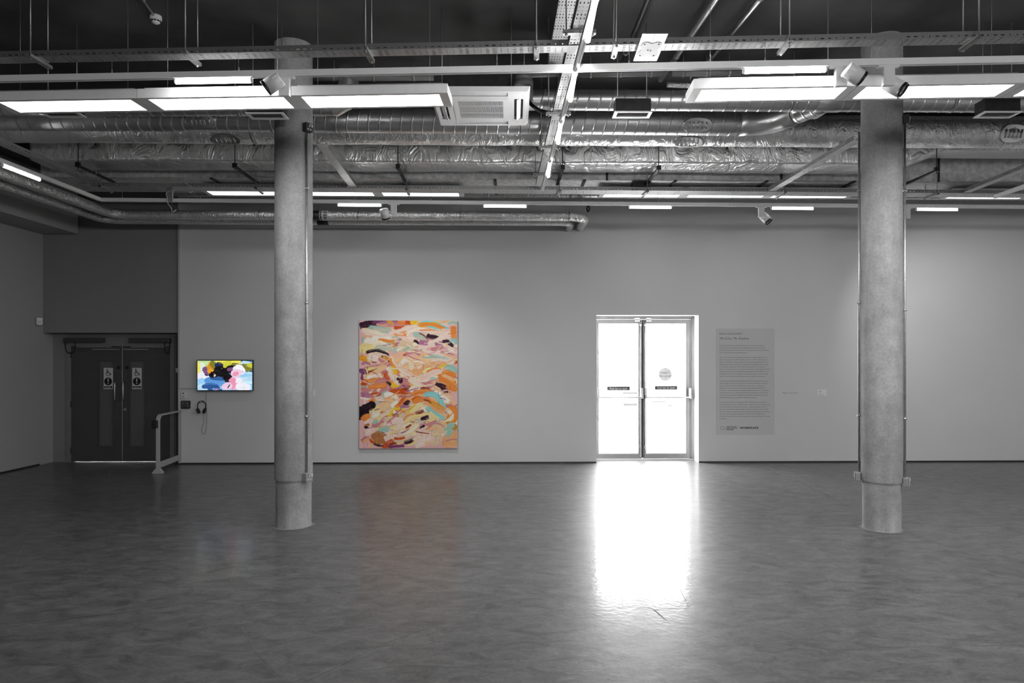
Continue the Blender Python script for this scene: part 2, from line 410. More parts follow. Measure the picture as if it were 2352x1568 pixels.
FLOOR=bpy.data.objects['floor']
def fpt(px,py):
    Y=EYE*F/(py-HY); return Vector((xat(px,Y),Y,.0009))
def scratch(name,pts,w,mat):
    P=[fpt(*p) for p in pts]; Q=[]
    for i in range(len(P)-1):
        n=max(1,int((P[i+1]-P[i]).length/.05))
        for k in range(n): Q.append(P[i].lerp(P[i+1],k/n))
    Q.append(P[-1]); vs=[]
    for i,p in enumerate(Q):
        d=(Q[min(len(Q)-1,i+1)]-Q[max(0,i-1)]).normalized(); nn=Vector((-d.y,d.x,0)); ww=w*(.35+.65*abs(noise.noise(Vector((i*.23,p.x,p.y))))*2)
        o=.006*noise.noise(Vector((p.x*3,p.y*3,1))); vs+=[p+nn*(o-ww/2),p+nn*(o+ww/2)]
    mb=MB(); mb.add(vs,[(2*i,2*i+1,2*i+3,2*i+2) for i in range(len(Q)-1)],False); build(name,mb,mat,FLOOR)
m_scuff=simple('pale_floor_scuff',.115,.35,var=.35,scale=40); m_crack=simple('floor_crack',.02,.7,var=.2,scale=30)
for pts,w in (([(0,1473),(210,1462),(400,1445),(560,1427),(582,1410)],.005),([(470,1490),(560,1495),(650,1478),(766,1436)],.005),([(555,1440),(582,1492),(652,1562)],.006),
              ([(0,1440),(170,1417),(320,1400),(450,1384)],.03),([(450,1384),(600,1350),(688,1320)],.006),([(700,1566),(860,1488),(980,1440)],.012),([(250,1092),(254,1082),(277,1070)],.012),([(36,1300),(40,1278),(56,1252)],.006),
              ([(100,1540),(200,1518),(290,1500)],.010),([(1926,1375),(2000,1362)],.008),([(1815,1340),(1838,1362)],.008),([(1690,1340),(1780,1336)],.006),([(1900,1325),(1912,1345)],.006),([(2030,1486),(2352,1481)],.004),([(1740,1063),(1830,1103),(1935,1154)],.012),([(2076,1221),(2200,1262),(2352,1318)],.005),
              ([(1500,1395),(1560,1450),(1612,1490),(1680,1545)],.004)):
    scratch('floor_scratch',pts,w,m_scuff)
for pts,w in (([(1385,1394),(1488,1394),(1502,1400),(1530,1424)],.004),([(1425,1352),(1431,1392)],.004),([(1562,1352),(1582,1394)],.004),([(1502,1400),(1560,1396),(1582,1398)],.004),([(1830,1103),(1935,1154)],.003)):
    scratch('floor_crack',pts,w,m_crack)
# outside: paving and pale panels seen through the glass
mb=MB(); mb.bb((-16,11.53,-.2),(40,60,-.015)); struct('pavement_outside',mb,m_pave)
def rrect(mb,x0,x1,z0,z1,y,r,w):
    pts=[]
    for cx,cz,a0 in ((x1-r,z1-r,0),(x0+r,z1-r,90),(x0+r,z0+r,180),(x1-r,z0+r,270)):
        for k in range(7):
            a=math.radians(a0+15*k); pts.append((cx+r*math.cos(a),y,cz+r*math.sin(a)))
    pts.append(pts[0])
    for i in range(len(pts)-1): mb.cyl(pts[i],pts[i+1],w,6)
YO=19.0
t=thing('panelled_hoarding','pale panelled hoarding with faint rounded outlines outside the glass doors','hoarding',(5,YO,-.015))
mb=MB(); mb.bb((-4,YO,-.015),(18,YO+.3,1.98)); build('board',mb,m_pale,t)
for xa,xb in ((1250,1546),(1552,1760)):
    mb=MB(); rrect(mb,xat(xa,YO),xat(xb,YO),zat(969,YO),zat(810,YO),YO-.01,.28,.007); build('outline',mb,m_outline,t)
def strip(a,b,c,d,name='outline'):
    mb=MB(); mb.bb((xat(a,YO),YO-.02,zat(b,YO)),(xat(c,YO),YO-.005,zat(d,YO))); return build(name,mb,m_outline,t)
for q in ((1500,802,1543,803.2),(1378,833,1412,834),(1378,838,1410,838.8),(1380,847,1414,847.8),(1377,881,1421,882),(1430,890,1464,891.2),(1430,900,1464,905),(1431,917,1464,918.5),(1432,926,1464,931.5),(1488,882,1540,883),(1497,921.5,1530,923.4),(1534,930,1543,933)): strip(*q,name='mark')
t=thing('sign_post','thin post on a dark base block outside the right door leaf','post',at(1553,985,17.5))
mb=MB(); mb.bb((xat(1554.5,17.5),17.5,zat(1000,17.5)),(xat(1555.5,17.5),17.52,zat(858,17.5))); build('post',mb,m_outline,t)
mb=MB(); mb.bb((xat(1546,17.5),17.4,-.015),(xat(1561,17.5),17.62,zat(977,17.5))); build('base',mb,m_outline,t)

# ------------------------------------------------------------------ glazed double door
D=.30                                   # the frame stands this deep in the opening
def dl(px,py): x,z,s=wl(px,py,D); return x,z
t=thing('door_1','bright glazed double door in a grey aluminium frame with push bars','door',Wm@Vector((2.2,D,0)),AW,kind='structure')
fx0,fx1=DX0,DX1; ftop=DZ
mb=MB(Wm)
ix0=dl(1375,HY)[0]-.085; ix1=dl(1585.5,HY)[0]; it=dl(1480,733)[1]
mb.bb((fx0,D-.02,0),(ix0,D+.09,ftop)); mb.bb((ix1,D-.02,0),(fx1,D+.09,ftop)); mb.bb((ix0,D-.02,it),(ix1,D+.09,ftop)); 
mb.bb((fx0,D-.045,ftop-.03),(fx1,D-.02,ftop)); mb.bb((fx1-.03,D-.045,0),(fx1,D-.02,ftop))
build('door_frame',mb,m_alu,t)
mb=MB(Wm); mb.bb((fx0,D-.05,.001),(fx1,D+.1,.022)); build('threshold',mb,m_chrome,t)
for (lx0,lx1,gx0,gx1,side) in ((ix0+.003,dl(1474.6,HY)[0],dl(1375.5,HY)[0],dl(1466,HY)[0],'l'),(dl(1477.6,HY)[0],ix1-.003,dl(1484.5,HY)[0],dl(1575.3,HY)[0],'r')):
    gz0=dl(1420,1041)[1]; gz1=dl(1420,743)[1]; zt=it-.004; y0,y1=D,D+.045
    mb=MB(Wm)
    mb.bb((lx0,y0,.025),(gx0,y1,zt)); mb.bb((gx1,y0,.025),(lx1,y1,zt)); mb.bb((gx0,y0,.025),(gx1,y1,gz0)); mb.bb((gx0,y0,gz1),(gx1,y1,zt))
    lf=build('door_leaf',mb,m_alu,t)
    mb=MB(Wm); mb.bb((gx0,D+.018,gz0),(gx1,D+.024,gz1)); build('glass_pane',mb,m_glass,lf)
    # push bar with its two arms and latch rods on the meeting stile
    zb=dl(1420,912)[1]; mb=MB(Wm)
    a,b=(dl(1373,HY)[0],dl(1473.5,HY)[0]) if side=='l' else (dl(1481.5,HY)[0],dl(1583.5,HY)[0])
    mb.cyl((a,D-.075,zb),(b,D-.075,zb),.012,12)
    for e in (a,b):
        mb.bb((e-.022,D-.055,zb+.03),(e+.022,D,zb+.155)); mb.bb((e-.018,D-.088,zb-.02),(e+.018,D,zb+.045))
    build('push_bar',mb,m_chrome,lf,bevel=.004)
    if side=='l':
        mb=MB(Wm); mb.bb((lx1-.004,D+.046,.03),(lx1+.030,D+.056,zt)); mb.bb((lx1,D+.012,.03),(lx1+.010,D+.046,zt)); build('meeting_strip',mb,m_darkmetal,lf)
    sx=dl(1470.5,HY)[0] if side=='l' else dl(1481.0,HY)[0]
    mb=MB(Wm); mb.cyl((sx,D-.018,.05),(sx,D-.018,it-.02),.009,10)
    for zz in (it-.1,.22): mb.bb((sx-.016,D-.03,zz-.012),(sx+.016,D,zz+.012))
    build('bolt_rod',mb,m_chrome,lf)
    cx=(dl(1457,HY)[0],dl(1469,HY)[0]) if side=='l' else (dl(1483.5,HY)[0],dl(1495.5,HY)[0])
    mb=MB(Wm)
    for zz in (dl(1420,732)[1],dl(1420,737)[1]): mb.bb((cx[0],D-.03,zz-.012),(cx[1],D,zz+.012))
    build('catch_plate',mb,m_chrome,lf)
    # "Push bar to open" sticker
    q=(1395,887.5,1447,896.3) if side=='l' else (1504.5,886,1556,894.6)
    sx0,sz1=dl(q[0],q[1]); sx1,sz0=dl(q[2],q[3])
    mb=MB(Wm); mb.bb((sx0,D+.015,sz0),(sx1,D+.0175,sz1)); st=build('push_sticker',mb,simple('sticker_grey',.10,.6,var=.03),lf)
    vs,fs=text_mesh('Push bar to open',width=(sx1-sx0)*.78,height=1,size=.050,bold=.0012)
    mb=MB(Wm); mb.add([(x+sx0+(sx1-sx0)*.11,D+.0135,sz0+.016+y) for x,y in vs],fs,False); build('lettering',mb,m_signwhite,st)
    if side=='r':
        c=dl(1529,859.5); r=.112
        mb=MB(Wm); mb.poly([(c[0]+r*math.cos(a*PI/24),D+.028,c[1]+r*math.sin(a*PI/24)) for a in range(48)])
        st=build('round_sticker',mb,m_frost,lf)
        mb=MB(Wm)
        for body,w,dz in (('Please',.142,.012),('Come in!',.195,-.042)):
            vs,fs=text_mesh(body,width=w,height=1,size=.055,bold=.0012)
            mb.add([(c[0]+w/2-x,D+.027,c[1]+dz+y) for x,y in vs],fs,False)
        build('lettering',mb,m_frost2,st)

# ------------------------------------------------------------------ dark double door in the alcove
D2=.285
def d2(px,py): x,z,s=wl(px,py,D2); return x,z
t=thing('door_2','dark double door with two narrow vision panels in the shaded alcove','door',Wm@Vector((-6.4,D2,0)),AW,kind='structure')
zt=d2(280,793)[1]
mb=MB(Wm); a,b=d2(163,HY)[0],d2(393,HY)[0]
mb.bb((A0,.25,0),(a,.36,AH)); mb.bb((b,.25,0),(A1,.36,AH)); mb.bb((a,.25,zt-.012),(b,.27,AH+.02)); mb.bb((a,.34,zt-.012),(b,.40,AH+.02)); build('door_frame',mb,m_frame,t)
m=d2(281,HY)[0]
for k,(l0,l1,v0,v1) in enumerate(((a+.003,m-.003,227,260),(m+.003,b-.003,297.5,333))):
    vx0,vx1=d2(v0,HY)[0],d2(v1,HY)[0]; vz0,vz1=d2(280,1024)[1],d2(280,829)[1]
    mb=MB(Wm); y0,y1=D2,D2+.05
    mb.bb((l0,y0,.0035),(vx0,y1,zt)); mb.bb((vx1,y0,.0035),(l1,y1,zt)); mb.bb((vx0,y0,.0035),(vx1,y1,vz0)); mb.bb((vx0,y0,vz1),(vx1,y1,zt))
    lf=build('door_leaf',mb,m_doorpaint,t)
    mb=MB(Wm); mb.bb((vx0,D2+.02,vz0),(vx1,D2+.03,vz1)); build('vision_panel',mb,m_doorpanel,lf)
    mb=MB(Wm)
    w=.012
    mb.bb((vx0-w,D2-.008,vz0-w),(vx0,D2,vz1+w)); mb.bb((vx1,D2-.008,vz0-w),(vx1+w,D2,vz1+w)); mb.bb((vx0,D2-.008,vz0-w),(vx1,D2,vz0)); mb.bb((vx0,D2-.008,vz1),(vx1,D2,vz1+w))
    build('glazing_bead',mb,m_doorpaint,lf)
    hx=d2(268.5 if k==0 else 287.3,HY)[0]; h0,h1=d2(280,920)[1],d2(280,878)[1]
    mb=MB(Wm); mb.tube([(hx,D2,h0),(hx,D2-.055,h0),(hx,D2-.065,h0+.02),(hx,D2-.065,h1-.02),(hx,D2-.055,h1),(hx,D2,h1)],.0105,10); build('pull_handle',mb,m_chrome,lf)
    rx,rz=d2(272 if k==0 else 291.5,844); mb=MB(Wm); mb.cyl((rx,D2-.006,rz),(rx,D2,rz),.03,20); build('roundel',mb,m_black,lf)
    # automatic closer arm and slide rail
    p=(178,257,214,276) if k==0 else (303,382,285,343)
    mb=MB(Wm); z1=d2(280,796.5)[1]; mb.bb((d2(p[0],HY)[0],D2-.03,z1-.009),(d2(p[1],HY)[0],D2-.015,z1+.009)); build('closer_rail',mb,m_rod,lf)
    mb=MB(Wm); z2=d2(280,802)[1]; mb.bb((d2(p[2],HY)[0],D2-.03,z2-.011),(d2(p[3],HY)[0],D2-.01,z2+.009)); build('closer_arm',mb,m_rod,lf)
    mb=MB(Wm); q=(157,245) if k==0 else (305,397); zc=d2(280,781.5)[1]; mb.bb((d2(q[0],HY)[0],.15,zc-.038),(d2(q[1],HY)[0],.25,zc+.038)); build('closer_body',mb,simple('closer_grey',.05,.4,var=.04),t,bevel=.005)
    mb=MB(Wm); e0=d2(157.5 if k==0 else 396,HY)[0]; e1=d2(180 if k==0 else 384,HY)[0]
    pts=[]
    for i in range(13):
        u=i/12; pts.append((e0+(e1-e0)*(.5-.5*math.cos(PI*u)),.20,zc-.04-.17*math.sin(PI*u)**.6*(1) ))
    mb.tube(pts,.008,8); build('cable_loop',mb,m_rubber,t)
    if k==0:
        for py in (815,928,1034):
            hz=d2(280,py)[1]; mb=MB(Wm); mb.cyl((a,D2-.008,hz-.05),(a,D2-.008,hz+.05),.009,10); build('hinge',mb,m_darkmetal,lf)
    else:
        lx,lz=d2(288,940); mb=MB(Wm); mb.cyl((lx,D2-.012,lz),(lx,D2,lz),.024,18); mb.bb((lx-.01,D2-.03,lz-.012),(lx+.03,D2-.012,lz)); build('lock',mb,m_chrome,lf)
    # fire door notice: wheelchair user, mandatory mark, text strip
    s0,s1=(239,260.3) if k==0 else (304.5,326.2)
    sx0,sz1=d2(s0,844.5); sx1,sz0=d2(s1,893.3); W_=sx1-sx0; H_=sz1-sz0; yy=D2-.0125
    mb=MB(Wm); mb.bb((sx0,D2-.012,sz0),(sx1,D2-.008,sz1)); sg=build('door_notice',mb,m_signwhite,lf)
    mb=MB(Wm)
    def P(u,v): return (sx0+u*W_,yy,sz0+v*H_)
    def disc(u,v,r,n=24): mb.poly([(sx0+u*W_+r*math.cos(i*2*PI/n),yy,sz0+v*H_+r*math.sin(i*2*PI/n)) for i in range(n)])
    def bar(u0,v0,u1,v1,w):
        a_=Vector(P(u0,v0)); b_=Vector(P(u1,v1)); d_=(b_-a_).normalized(); nn=Vector((-d_.z,0,d_.x))*w/2
        mb.quad(a_-nn,b_-nn,b_+nn,a_+nn)
    disc(.38,.93,.0085); bar(.38,.92,.40,.76,.013); bar(.39,.85,.60,.85,.010); bar(.40,.765,.66,.765,.012); bar(.66,.765,.76,.67,.012); bar(.74,.675,.84,.70,.010)
    R_=.036; u0,v0=.46,.715; n=26
    for i in range(n):     # the wheel, open at the top right
        a0_=math.radians(112+250*i/n); a1_=math.radians(112+250*(i+1)/n)
        mb.quad(*[(sx0+u0*W_+r*math.cos(q_),yy,sz0+v0*H_+r*math.sin(q_)) for r,q_ in ((R_,a0_),(R_,a1_),(R_-.009,a1_),(R_-.009,a0_))])
    disc(.49,.365,.064,32)
    mb.quad(P(.06,.05),P(.94,.05),P(.94,.135),P(.06,.135))
    build('pictogram',mb,m_ink,sg)
    mb=MB(Wm); yy=D2-.0135
    mb.poly([P(.42,.50),P(.56,.50),P(.54,.34),P(.44,.34)]); disc(.49,.275,.0105)
    vs,fs=text_mesh('Keep clear',width=W_*.6,height=1,size=.017,bold=.001); mb.add([(x+sx0+W_*.2,yy,sz0+H_*.07+y) for x,y in vs],fs,False)
    build('lettering',mb,m_signwhite,sg)

# ------------------------------------------------------------------ columns with conduits and sockets
def sup(a,b,n,phi):
    c,s=math.cos(phi),math.sin(phi)
    r=(abs(c/a)**n+abs(s/b)**n)**(-1/n); return r*c,r*s
COLS={}
def column(cx,cy,rz,label,a=.185,b=.185):
    t=thing('concrete_column',label,'column',(cx,cy,0),rz)
    M=WM[t.name]; N=72
    def ring(k,z,n=2.0): return [M@Vector((*sup(a*k,b*k,n,2*PI*i/N),z)) for i in range(N)]
    def loft(rings,name):
        mb=MB(); vs=[p for r in rings for p in r]; fs=[]
        for j in range(len(rings)-1):
            for i in range(N): fs.append((j*N+i,j*N+(i+1)%N,(j+1)*N+(i+1)%N,(j+1)*N+i))
        mb.add(vs,fs,True); mb.add(rings[0],[tuple(range(N))],False); mb.add(rings[-1],[tuple(range(N))],False)
        return build(name,mb,m_conc,t)
    loft([ring(.985,.472),ring(1.0,.485),ring(1.0,1.5),ring(1.0,3.0),ring(1.0,4.83)],'shaft')
    loft([ring(.955,0),ring(.93,.02),ring(.935,.25),ring(.93,.478)],'footing')
    # ring of spilt screed round the foot
    mb=MB(); ro=[]; ri=[]
    for i in range(N):
        x,y=sup(a,b,2.0,2*PI*i/N); k=1.10+.16*noise.noise(Vector((x*9+cx,y*9,cy)))+.05*math.sin(3*i)
        ro.append(M@Vector((x*k,y*k,.002))); ri.append(M@Vector((x*.9,y*.9,.004)))
    mb.add(ro+ri,[(i,(i+1)%N,N+(i+1)%N,N+i) for i in range(N)],True)
    build('screed_collar',mb,m_screed,t)
    return t,M
m_screed=simple('pale_screed',.2,.7,var=.3,scale=30)
def on_col(M,phi,a=.185,b=.185,n=2.0,off=0):
    x,y=sup(a,b,n,phi); x2,y2=sup(a,b,n,phi+.01); tx,ty=x2-x,y2-y; l=math.hypot(tx,ty); nx,ny=ty/l,-tx/l
    p=M@Vector((x+nx*off,y+ny*off,0)); nrm=(M.to_3x3()@Vector((nx,ny,0))).normalized()
    return p,nrm
def socket(p,nrm,z,label,mat,dark=False):
    rz=math.atan2(nrm.y,nrm.x)+PI/2
    t=thing('socket_outlet',label,'socket',(p.x,p.y,z),rz); M=WM[t.name]
    mb=MB(M); mb.bb((-.043,-.048,-.043),(.043,0,.043)); build('back_box',mb,mat,t,bevel=.006)
    mb=MB(M); mb.bb((-.043,-.056,-.043),(.043,-.049,.043)); fp=build('face_plate',mb,mat,t,bevel=.003)
    mb=MB(M)
    mb.bb((-.006,-.0575,.004),(.006,-.0562,.018)); mb.bb((-.026,-.0575,-.026),(-.008,-.0562,-.014)); mb.bb((.004,-.0575,-.026),(.022,-.0562,-.014)); mb.bb((.0,-.0575,.026),(.018,-.0562,.034))
    build('pin_slots',mb,m_signwhite if True else m_black,fp)
    mb=MB(M); mb.bb((.022,-.060,.006),(.036,-.0562,.032)); build('switch',mb,m_whiteplastic,fp)
    return t
def conduit(p,z0,z1,label,clips=(),r=.0105):
    t=thing('conduit',label,'conduit',(p.x,p.y,z0))
    mb=MB(); mb.cyl((p.x,p.y,z0),(p.x,p.y,z1),r,12); build('tube',mb,m_galv,t)
    for z in clips:
        mb=MB(); mb.cyl((p.x,p.y,z-.008),(p.x,p.y,z+.008),r+.007,12); mb.bb((p.x-.02,p.y-.004,z-.007),(p.x+.02,p.y+.004,z+.007)); build('saddle_clip',mb,m_chrome,t)
    return t
m_sockgrey=simple('grey_metalclad_socket',.36,.4,.4,var=.04,scale=20); m_sockdark=simple('dark_metalclad_socket',.06,.4,.4,var=.04,scale=20)
# left
tL,ML=column(-2.20,6.88,math.radians(0),'round-edged concrete column left of the orange painting, socket at knee height')
ph=math.radians(-34)
p,n_=on_col(ML,ph); 
socket(p,n_,zat(1096.5,6.73),'grey single socket low on the left column beside the painting',m_sockgrey)
socket(p,n_,zat(291,6.73),'dark single socket high on the left column just under the panel lights',m_sockdark)
p2,_=on_col(ML,ph,off=.014); conduit(p2,zat(1087,6.73),zat(302,6.73),'thin galvanised conduit joining the two sockets of the left column',(zat(430,6.73),zat(695,6.73),zat(957,6.73)))
# right
tR,MR=column(3.655,6.75,math.radians(0),'round-edged concrete column standing right of the exhibition wall text')
pa,na=on_col(MR,math.radians(-35)); pb,nb=on_col(MR,math.radians(154))
socket(pa,na,zat(1103.5,6.70),'grey socket low on the right side of the column by the wall text',m_sockgrey)
socket(pa,na,zat(281,6.70),'dark socket high on the right side of the column by the wall text',m_sockdark)
socket(pb,nb,zat(1091,6.9),'grey socket low on the door-facing side of the column by the wall text',m_sockgrey)
p2,_=on_col(MR,math.radians(-35),off=.014); conduit(p2,zat(1094,6.70),zat(291,6.70),'conduit running down the right side of the column by the wall text',(zat(448,6.8),zat(715,6.8),zat(958,6.8)))
p2,_=on_col(MR,math.radians(154),off=.014); conduit(p2,zat(1081,6.88),3.95,'conduit running down the door-facing side of the column by the wall text',(zat(440,6.88),zat(697,6.88),zat(953,6.88)))

# ------------------------------------------------------------------ things on the back wall
def wall_thing(name,label,cat,px,py,off=0):
    x,z,s=wl(px,py); return thing(name,label,cat,Wm@Vector((x,-off,z)),AW)
def wbox(mb,px0,py0,px1,py1,y0,y1):
    x0,z1,_=wl(px0,py0); x1,z0,_=wl(px1,py1); mb.bb((x0,y0,z0),(x1,y1,z1)); return mb

# screen
t=wall_thing('tv_screen','black framed wall screen showing a blue and black abstract picture','screen',521,897)
mb=MB(Wm); wbox(mb,457.2,826,585.5,897,-.085,-.045); build('casing',mb,m_black,t,bevel=.004)
mb=MB(Wm); wbox(mb,490,840,550,885,-.045,0); build('wall_bracket',mb,m_black,t)
SCREEN=(t,459.0,828.0,583.8,895.2)
# trunking along the wall edge, then to the screen
t=wall_thing('cable_trunking','grey cable trunking down the wall edge and across to the screen','trunking',412,893)
mb=MB(Wm); wbox(mb,409.3,517,412.5,893,-.012,-.001); wbox(mb,412.5,890.5,463,893,-.012,-.001); build('trunk',mb,simple('painted_trunking',.46,.6,var=.02),t)
t=wall_thing('door_edge_channel','dark upright channel with a lock keep at the alcove edge','channel',406,1060)
mb=MB(Wm); x=wl(405.5,HY)[0]; mb.bb((WX0-.028,-.004,0),(WX0-.004,.012,BZ)); build('channel',mb,m_darkmetal,t)
mb=MB(Wm); z=wl(405,850)[1]; mb.bb((WX0-.03,-.02,z-.035),(WX0,-.004,z+.035)); build('keep',mb,m_chrome,t)
# key switch
t=wall_thing('key_switch','small white key switch plate above the door push pad','switch',423,914)
mb=MB(Wm); wbox(mb,417.8,899.4,428.5,914,-.028,0); build('plate',mb,m_whiteplastic,t,bevel=.003)
x,z,_=wl(422.6,902.8); mb=MB(Wm); mb.cyl((x,-.032,z),(x,-.028,z),.011,14); build('key_barrel',mb,m_black,t)
x,z,_=wl(422.6,910); mb=MB(Wm); mb.bb((x-.012,-.030,z-.005),(x+.012,-.028,z+.005)); build('label_mark',mb,m_ink2,t)
# push pad
t=wall_thing('door_push_pad','dark square push pad with wheelchair mark beside the dark door','push pad',428,937)
mb=MB(Wm); wbox(mb,418,919.8,438.3,937.6,-.045,0); build('surround',mb,m_black,t,bevel=.008)
mb=MB(Wm); wbox(mb,420.6,921.6,435.8,935.2,-.053,-.046); pl=build('pad',mb,simple('pad_steel',.16,.4,.5,var=.05),t,bevel=.003)
x,z,_=wl(428,925); mb=MB(Wm); mb.cyl((x-.004,-.055,z+.018),(x-.004,-.053,z+.018),.005,10); mb.bb((x-.007,-.055,z-.012),(x-.001,-.053,z+.012)); mb.bb((x-.005,-.055,z-.012),(x+.018,-.053,z-.007))
for body,w,py in (('PRESS',.07,930.6),('TO OPEN',.075,934.2)):
    xx,zz,_=wl(428,py); vs,fs=text_mesh(body,width=w,height=1,size=.022,bold=.0008); mb.add([(a+xx-w/2,-.0545,zz+b) for a,b in vs],fs,False)
build('lettering',mb,m_ink,pl)
# headphones on a hook
x,z,_=wl(466,933)
t=thing('headphones','black headphones hanging on a wall hook under the screen','headphones',Wm@Vector((x,-.05,z)),AW)
mb=MB(Wm); pts=[]
for i in range(25):
    a=math.radians(-52+284*i/24); pts.append((x+.066*math.cos(a),-.045,z+.01+.078*math.sin(a)))
mb.tube(pts,.0085,10); build('headband',mb,m_black,t)
for sx in (-1,1):
    cx=x+sx*.026+.002; cz=z-.058
    mb=MB(Wm); mb.lathe([(0,.0),(0,.034),(.018,.044),(.038,.042),(.045,.03),(.045,0)],(cx-sx*.004,-.058+.012*sx,cz),(sx*.85,.3*sx,-.35),20); build('ear_cup',mb,m_rubber,t)
mb=MB(Wm); mb.tube([wlp for wlp in [(wl(px,py)[0],-.02,wl(px,py)[1]) for px,py in ((468,948),(469.5,962),(469,972),(465.5,980),(464,988),(467,995),(472,996.5),(474,990),(475.5,975),(476.3,960),(475.5,940),(474.5,915),(474.5,898))]],.0022,6); build('cable',mb,m_rubber,t)
t=wall_thing('wall_hook','small steel hook on the wall holding the headphones','hook',465,922)
mb=MB(Wm); x2,z2,_=wl(464.8,921.8); mb.cyl((x2,-.055,z2),(x2,0,z2),.007,10); mb.cyl((x2,-.062,z2),(x2,-.054,z2),.013,14); build('peg',mb,m_chrome,t)

# PIR sensor in the corner
c=Vector((XL+.045,10.80,zat(738,10.8)))
t=thing('motion_sensor','small white motion sensor in the wall corner above the dark door','sensor',c)
M_=Matrix.Translation(c)@Matrix.Rotation(math.radians(35),4,'Z')
mb=MB(M_); mb.prism([(-.042,.058),(.042,.058),(.042,-.04),(.028,-.058),(-.028,-.058),(-.042,-.04)],lambda x,y,h:(x,h,y),-.03,.03); build('body',mb,m_whiteplastic,t,bevel=.006)
mb=MB(M_); mb.bb((-.028,-.036,-.035),(.028,-.031,.015)); build('lens',mb,m_signwhite,t,bevel=.004)

# hand rail in front of the dark door
pn=Vector((xat(363,10.06),10.06,0)); pf=Vector((wpt(414,1050).x,wpt(414,1050).y-.006,0))
t=thing('guard_rail','grey steel guard rail from the floor to the wall beside the dark door','rail',pn)
d=(pf-pn).normalized(); zt=zat(952,10.06); side=Vector((d.y,-d.x,0))
path=[(0,.02),(0,zt-.11)]+[(.10*(1-math.cos(a*PI/16)),zt-.11+.10*math.sin(a*PI/16)) for a in range(1,9)]+[((pf-pn).length,zt-.012)]
def flat(path,w,th):
    mb=MB(); vs=[];n=len(path)
    for i,(s_,z_) in enumerate(path):
        a_=path[max(0,i-1)]; b_=path[min(n-1,i+1)]; tx,tz=b_[0]-a_[0],b_[1]-a_[1]; l=math.hypot(tx,tz); nx,nz=-tz/l,tx/l
        for u,v in ((-w/2,-th/2),(w/2,-th/2),(w/2,th/2),(-w/2,th/2)):
            p=pn+d*(s_+nx*v)+side*u+Vector((0,0,z_+nz*v)); vs.append(p)
    fs=[]
    for i in range(n-1):
        for k in range(4): fs.append((i*4+k,i*4+(k+1)%4,(i+1)*4+(k+1)%4,(i+1)*4+k))
    fs+= [(3,2,1,0),tuple((n-1)*4+k for k in range(4))]
    return mb.add(vs,fs,False)
build('top_rail',flat(path,.055,.022),m_rail,t,bevel=.003)
L_=(pf-pn).length
build('kick_rail',flat([(0.0,.115),(L_,.115)],.02,.085),m_rail,t)
build('wall_post',flat([(L_-.012,.02),(L_-.012,zt-.02)],.04,.02),m_rail,t)
mb=MB(); mb.prism([(-.075,0.001),(.075,0.001),(.075,.012),(.03,.07),(-.03,.07),(-.075,.012)],lambda x,y,h:pn+side*x+d*h+Vector((0,0,y)),-.03,.03); build('base_foot',mb,m_rail,t)
c=pn+Vector((-.03,-.035,zat(974,10.03)))
t=thing('release_button','black two-button door release box on the guard rail post','button',c)
mb=MB(Matrix.Translation(c)); mb.bb((-.038,-.025,-.058),(.038,.025,.058)); build('box',mb,m_black,t,bevel=.006)
for z_ in (.024,-.024):
    mb=MB(Matrix.Translation(c)); mb.bb((-.022,-.030,z_-.016),(.022,-.0255,z_+.016)); build('button',mb,m_darkmetal,t,bevel=.003)

# wall text panel
t=wall_thing('wall_text','tall grey wall text panel with printed exhibition text right of the glass door','text panel',1711,998)
mb=MB(Wm); wbox(mb,1644.3,754.3,1779,998,-.0025,-.0002); build('vinyl_panel',mb,m_vinyl,t)
def line(mb,body,px0,px1,py_base,cap_px,bold=0,shear=0,y=-.0035):
    x0,z,s=wl(px0,py_base); x1,_,_=wl(px1,py_base); size=cap_px*s/.70
    vs,fs=text_mesh(body,width=(x1-x0)/ (size) ,height=1,size=1,bold=bold,shear=shear)
    mb.add([(x0+a*size,y,z+b*size) for a,b in vs],fs,False)
Zx=lambda u:1630+u/5.807
Zy=lambda v:740+v/5.807
mb=MB(Wm); line(mb,'Laura Lancaster:',Zx(133),Zx(437),Zy(163),5.3,-.004); build('heading',mb,m_ink2,t); mb=MB(Wm); line(mb,'My Echo, My Shadow',Zx(133),Zx(527),Zy(229),5.3,-.004,.25); build('heading',mb,m_ink2,t)
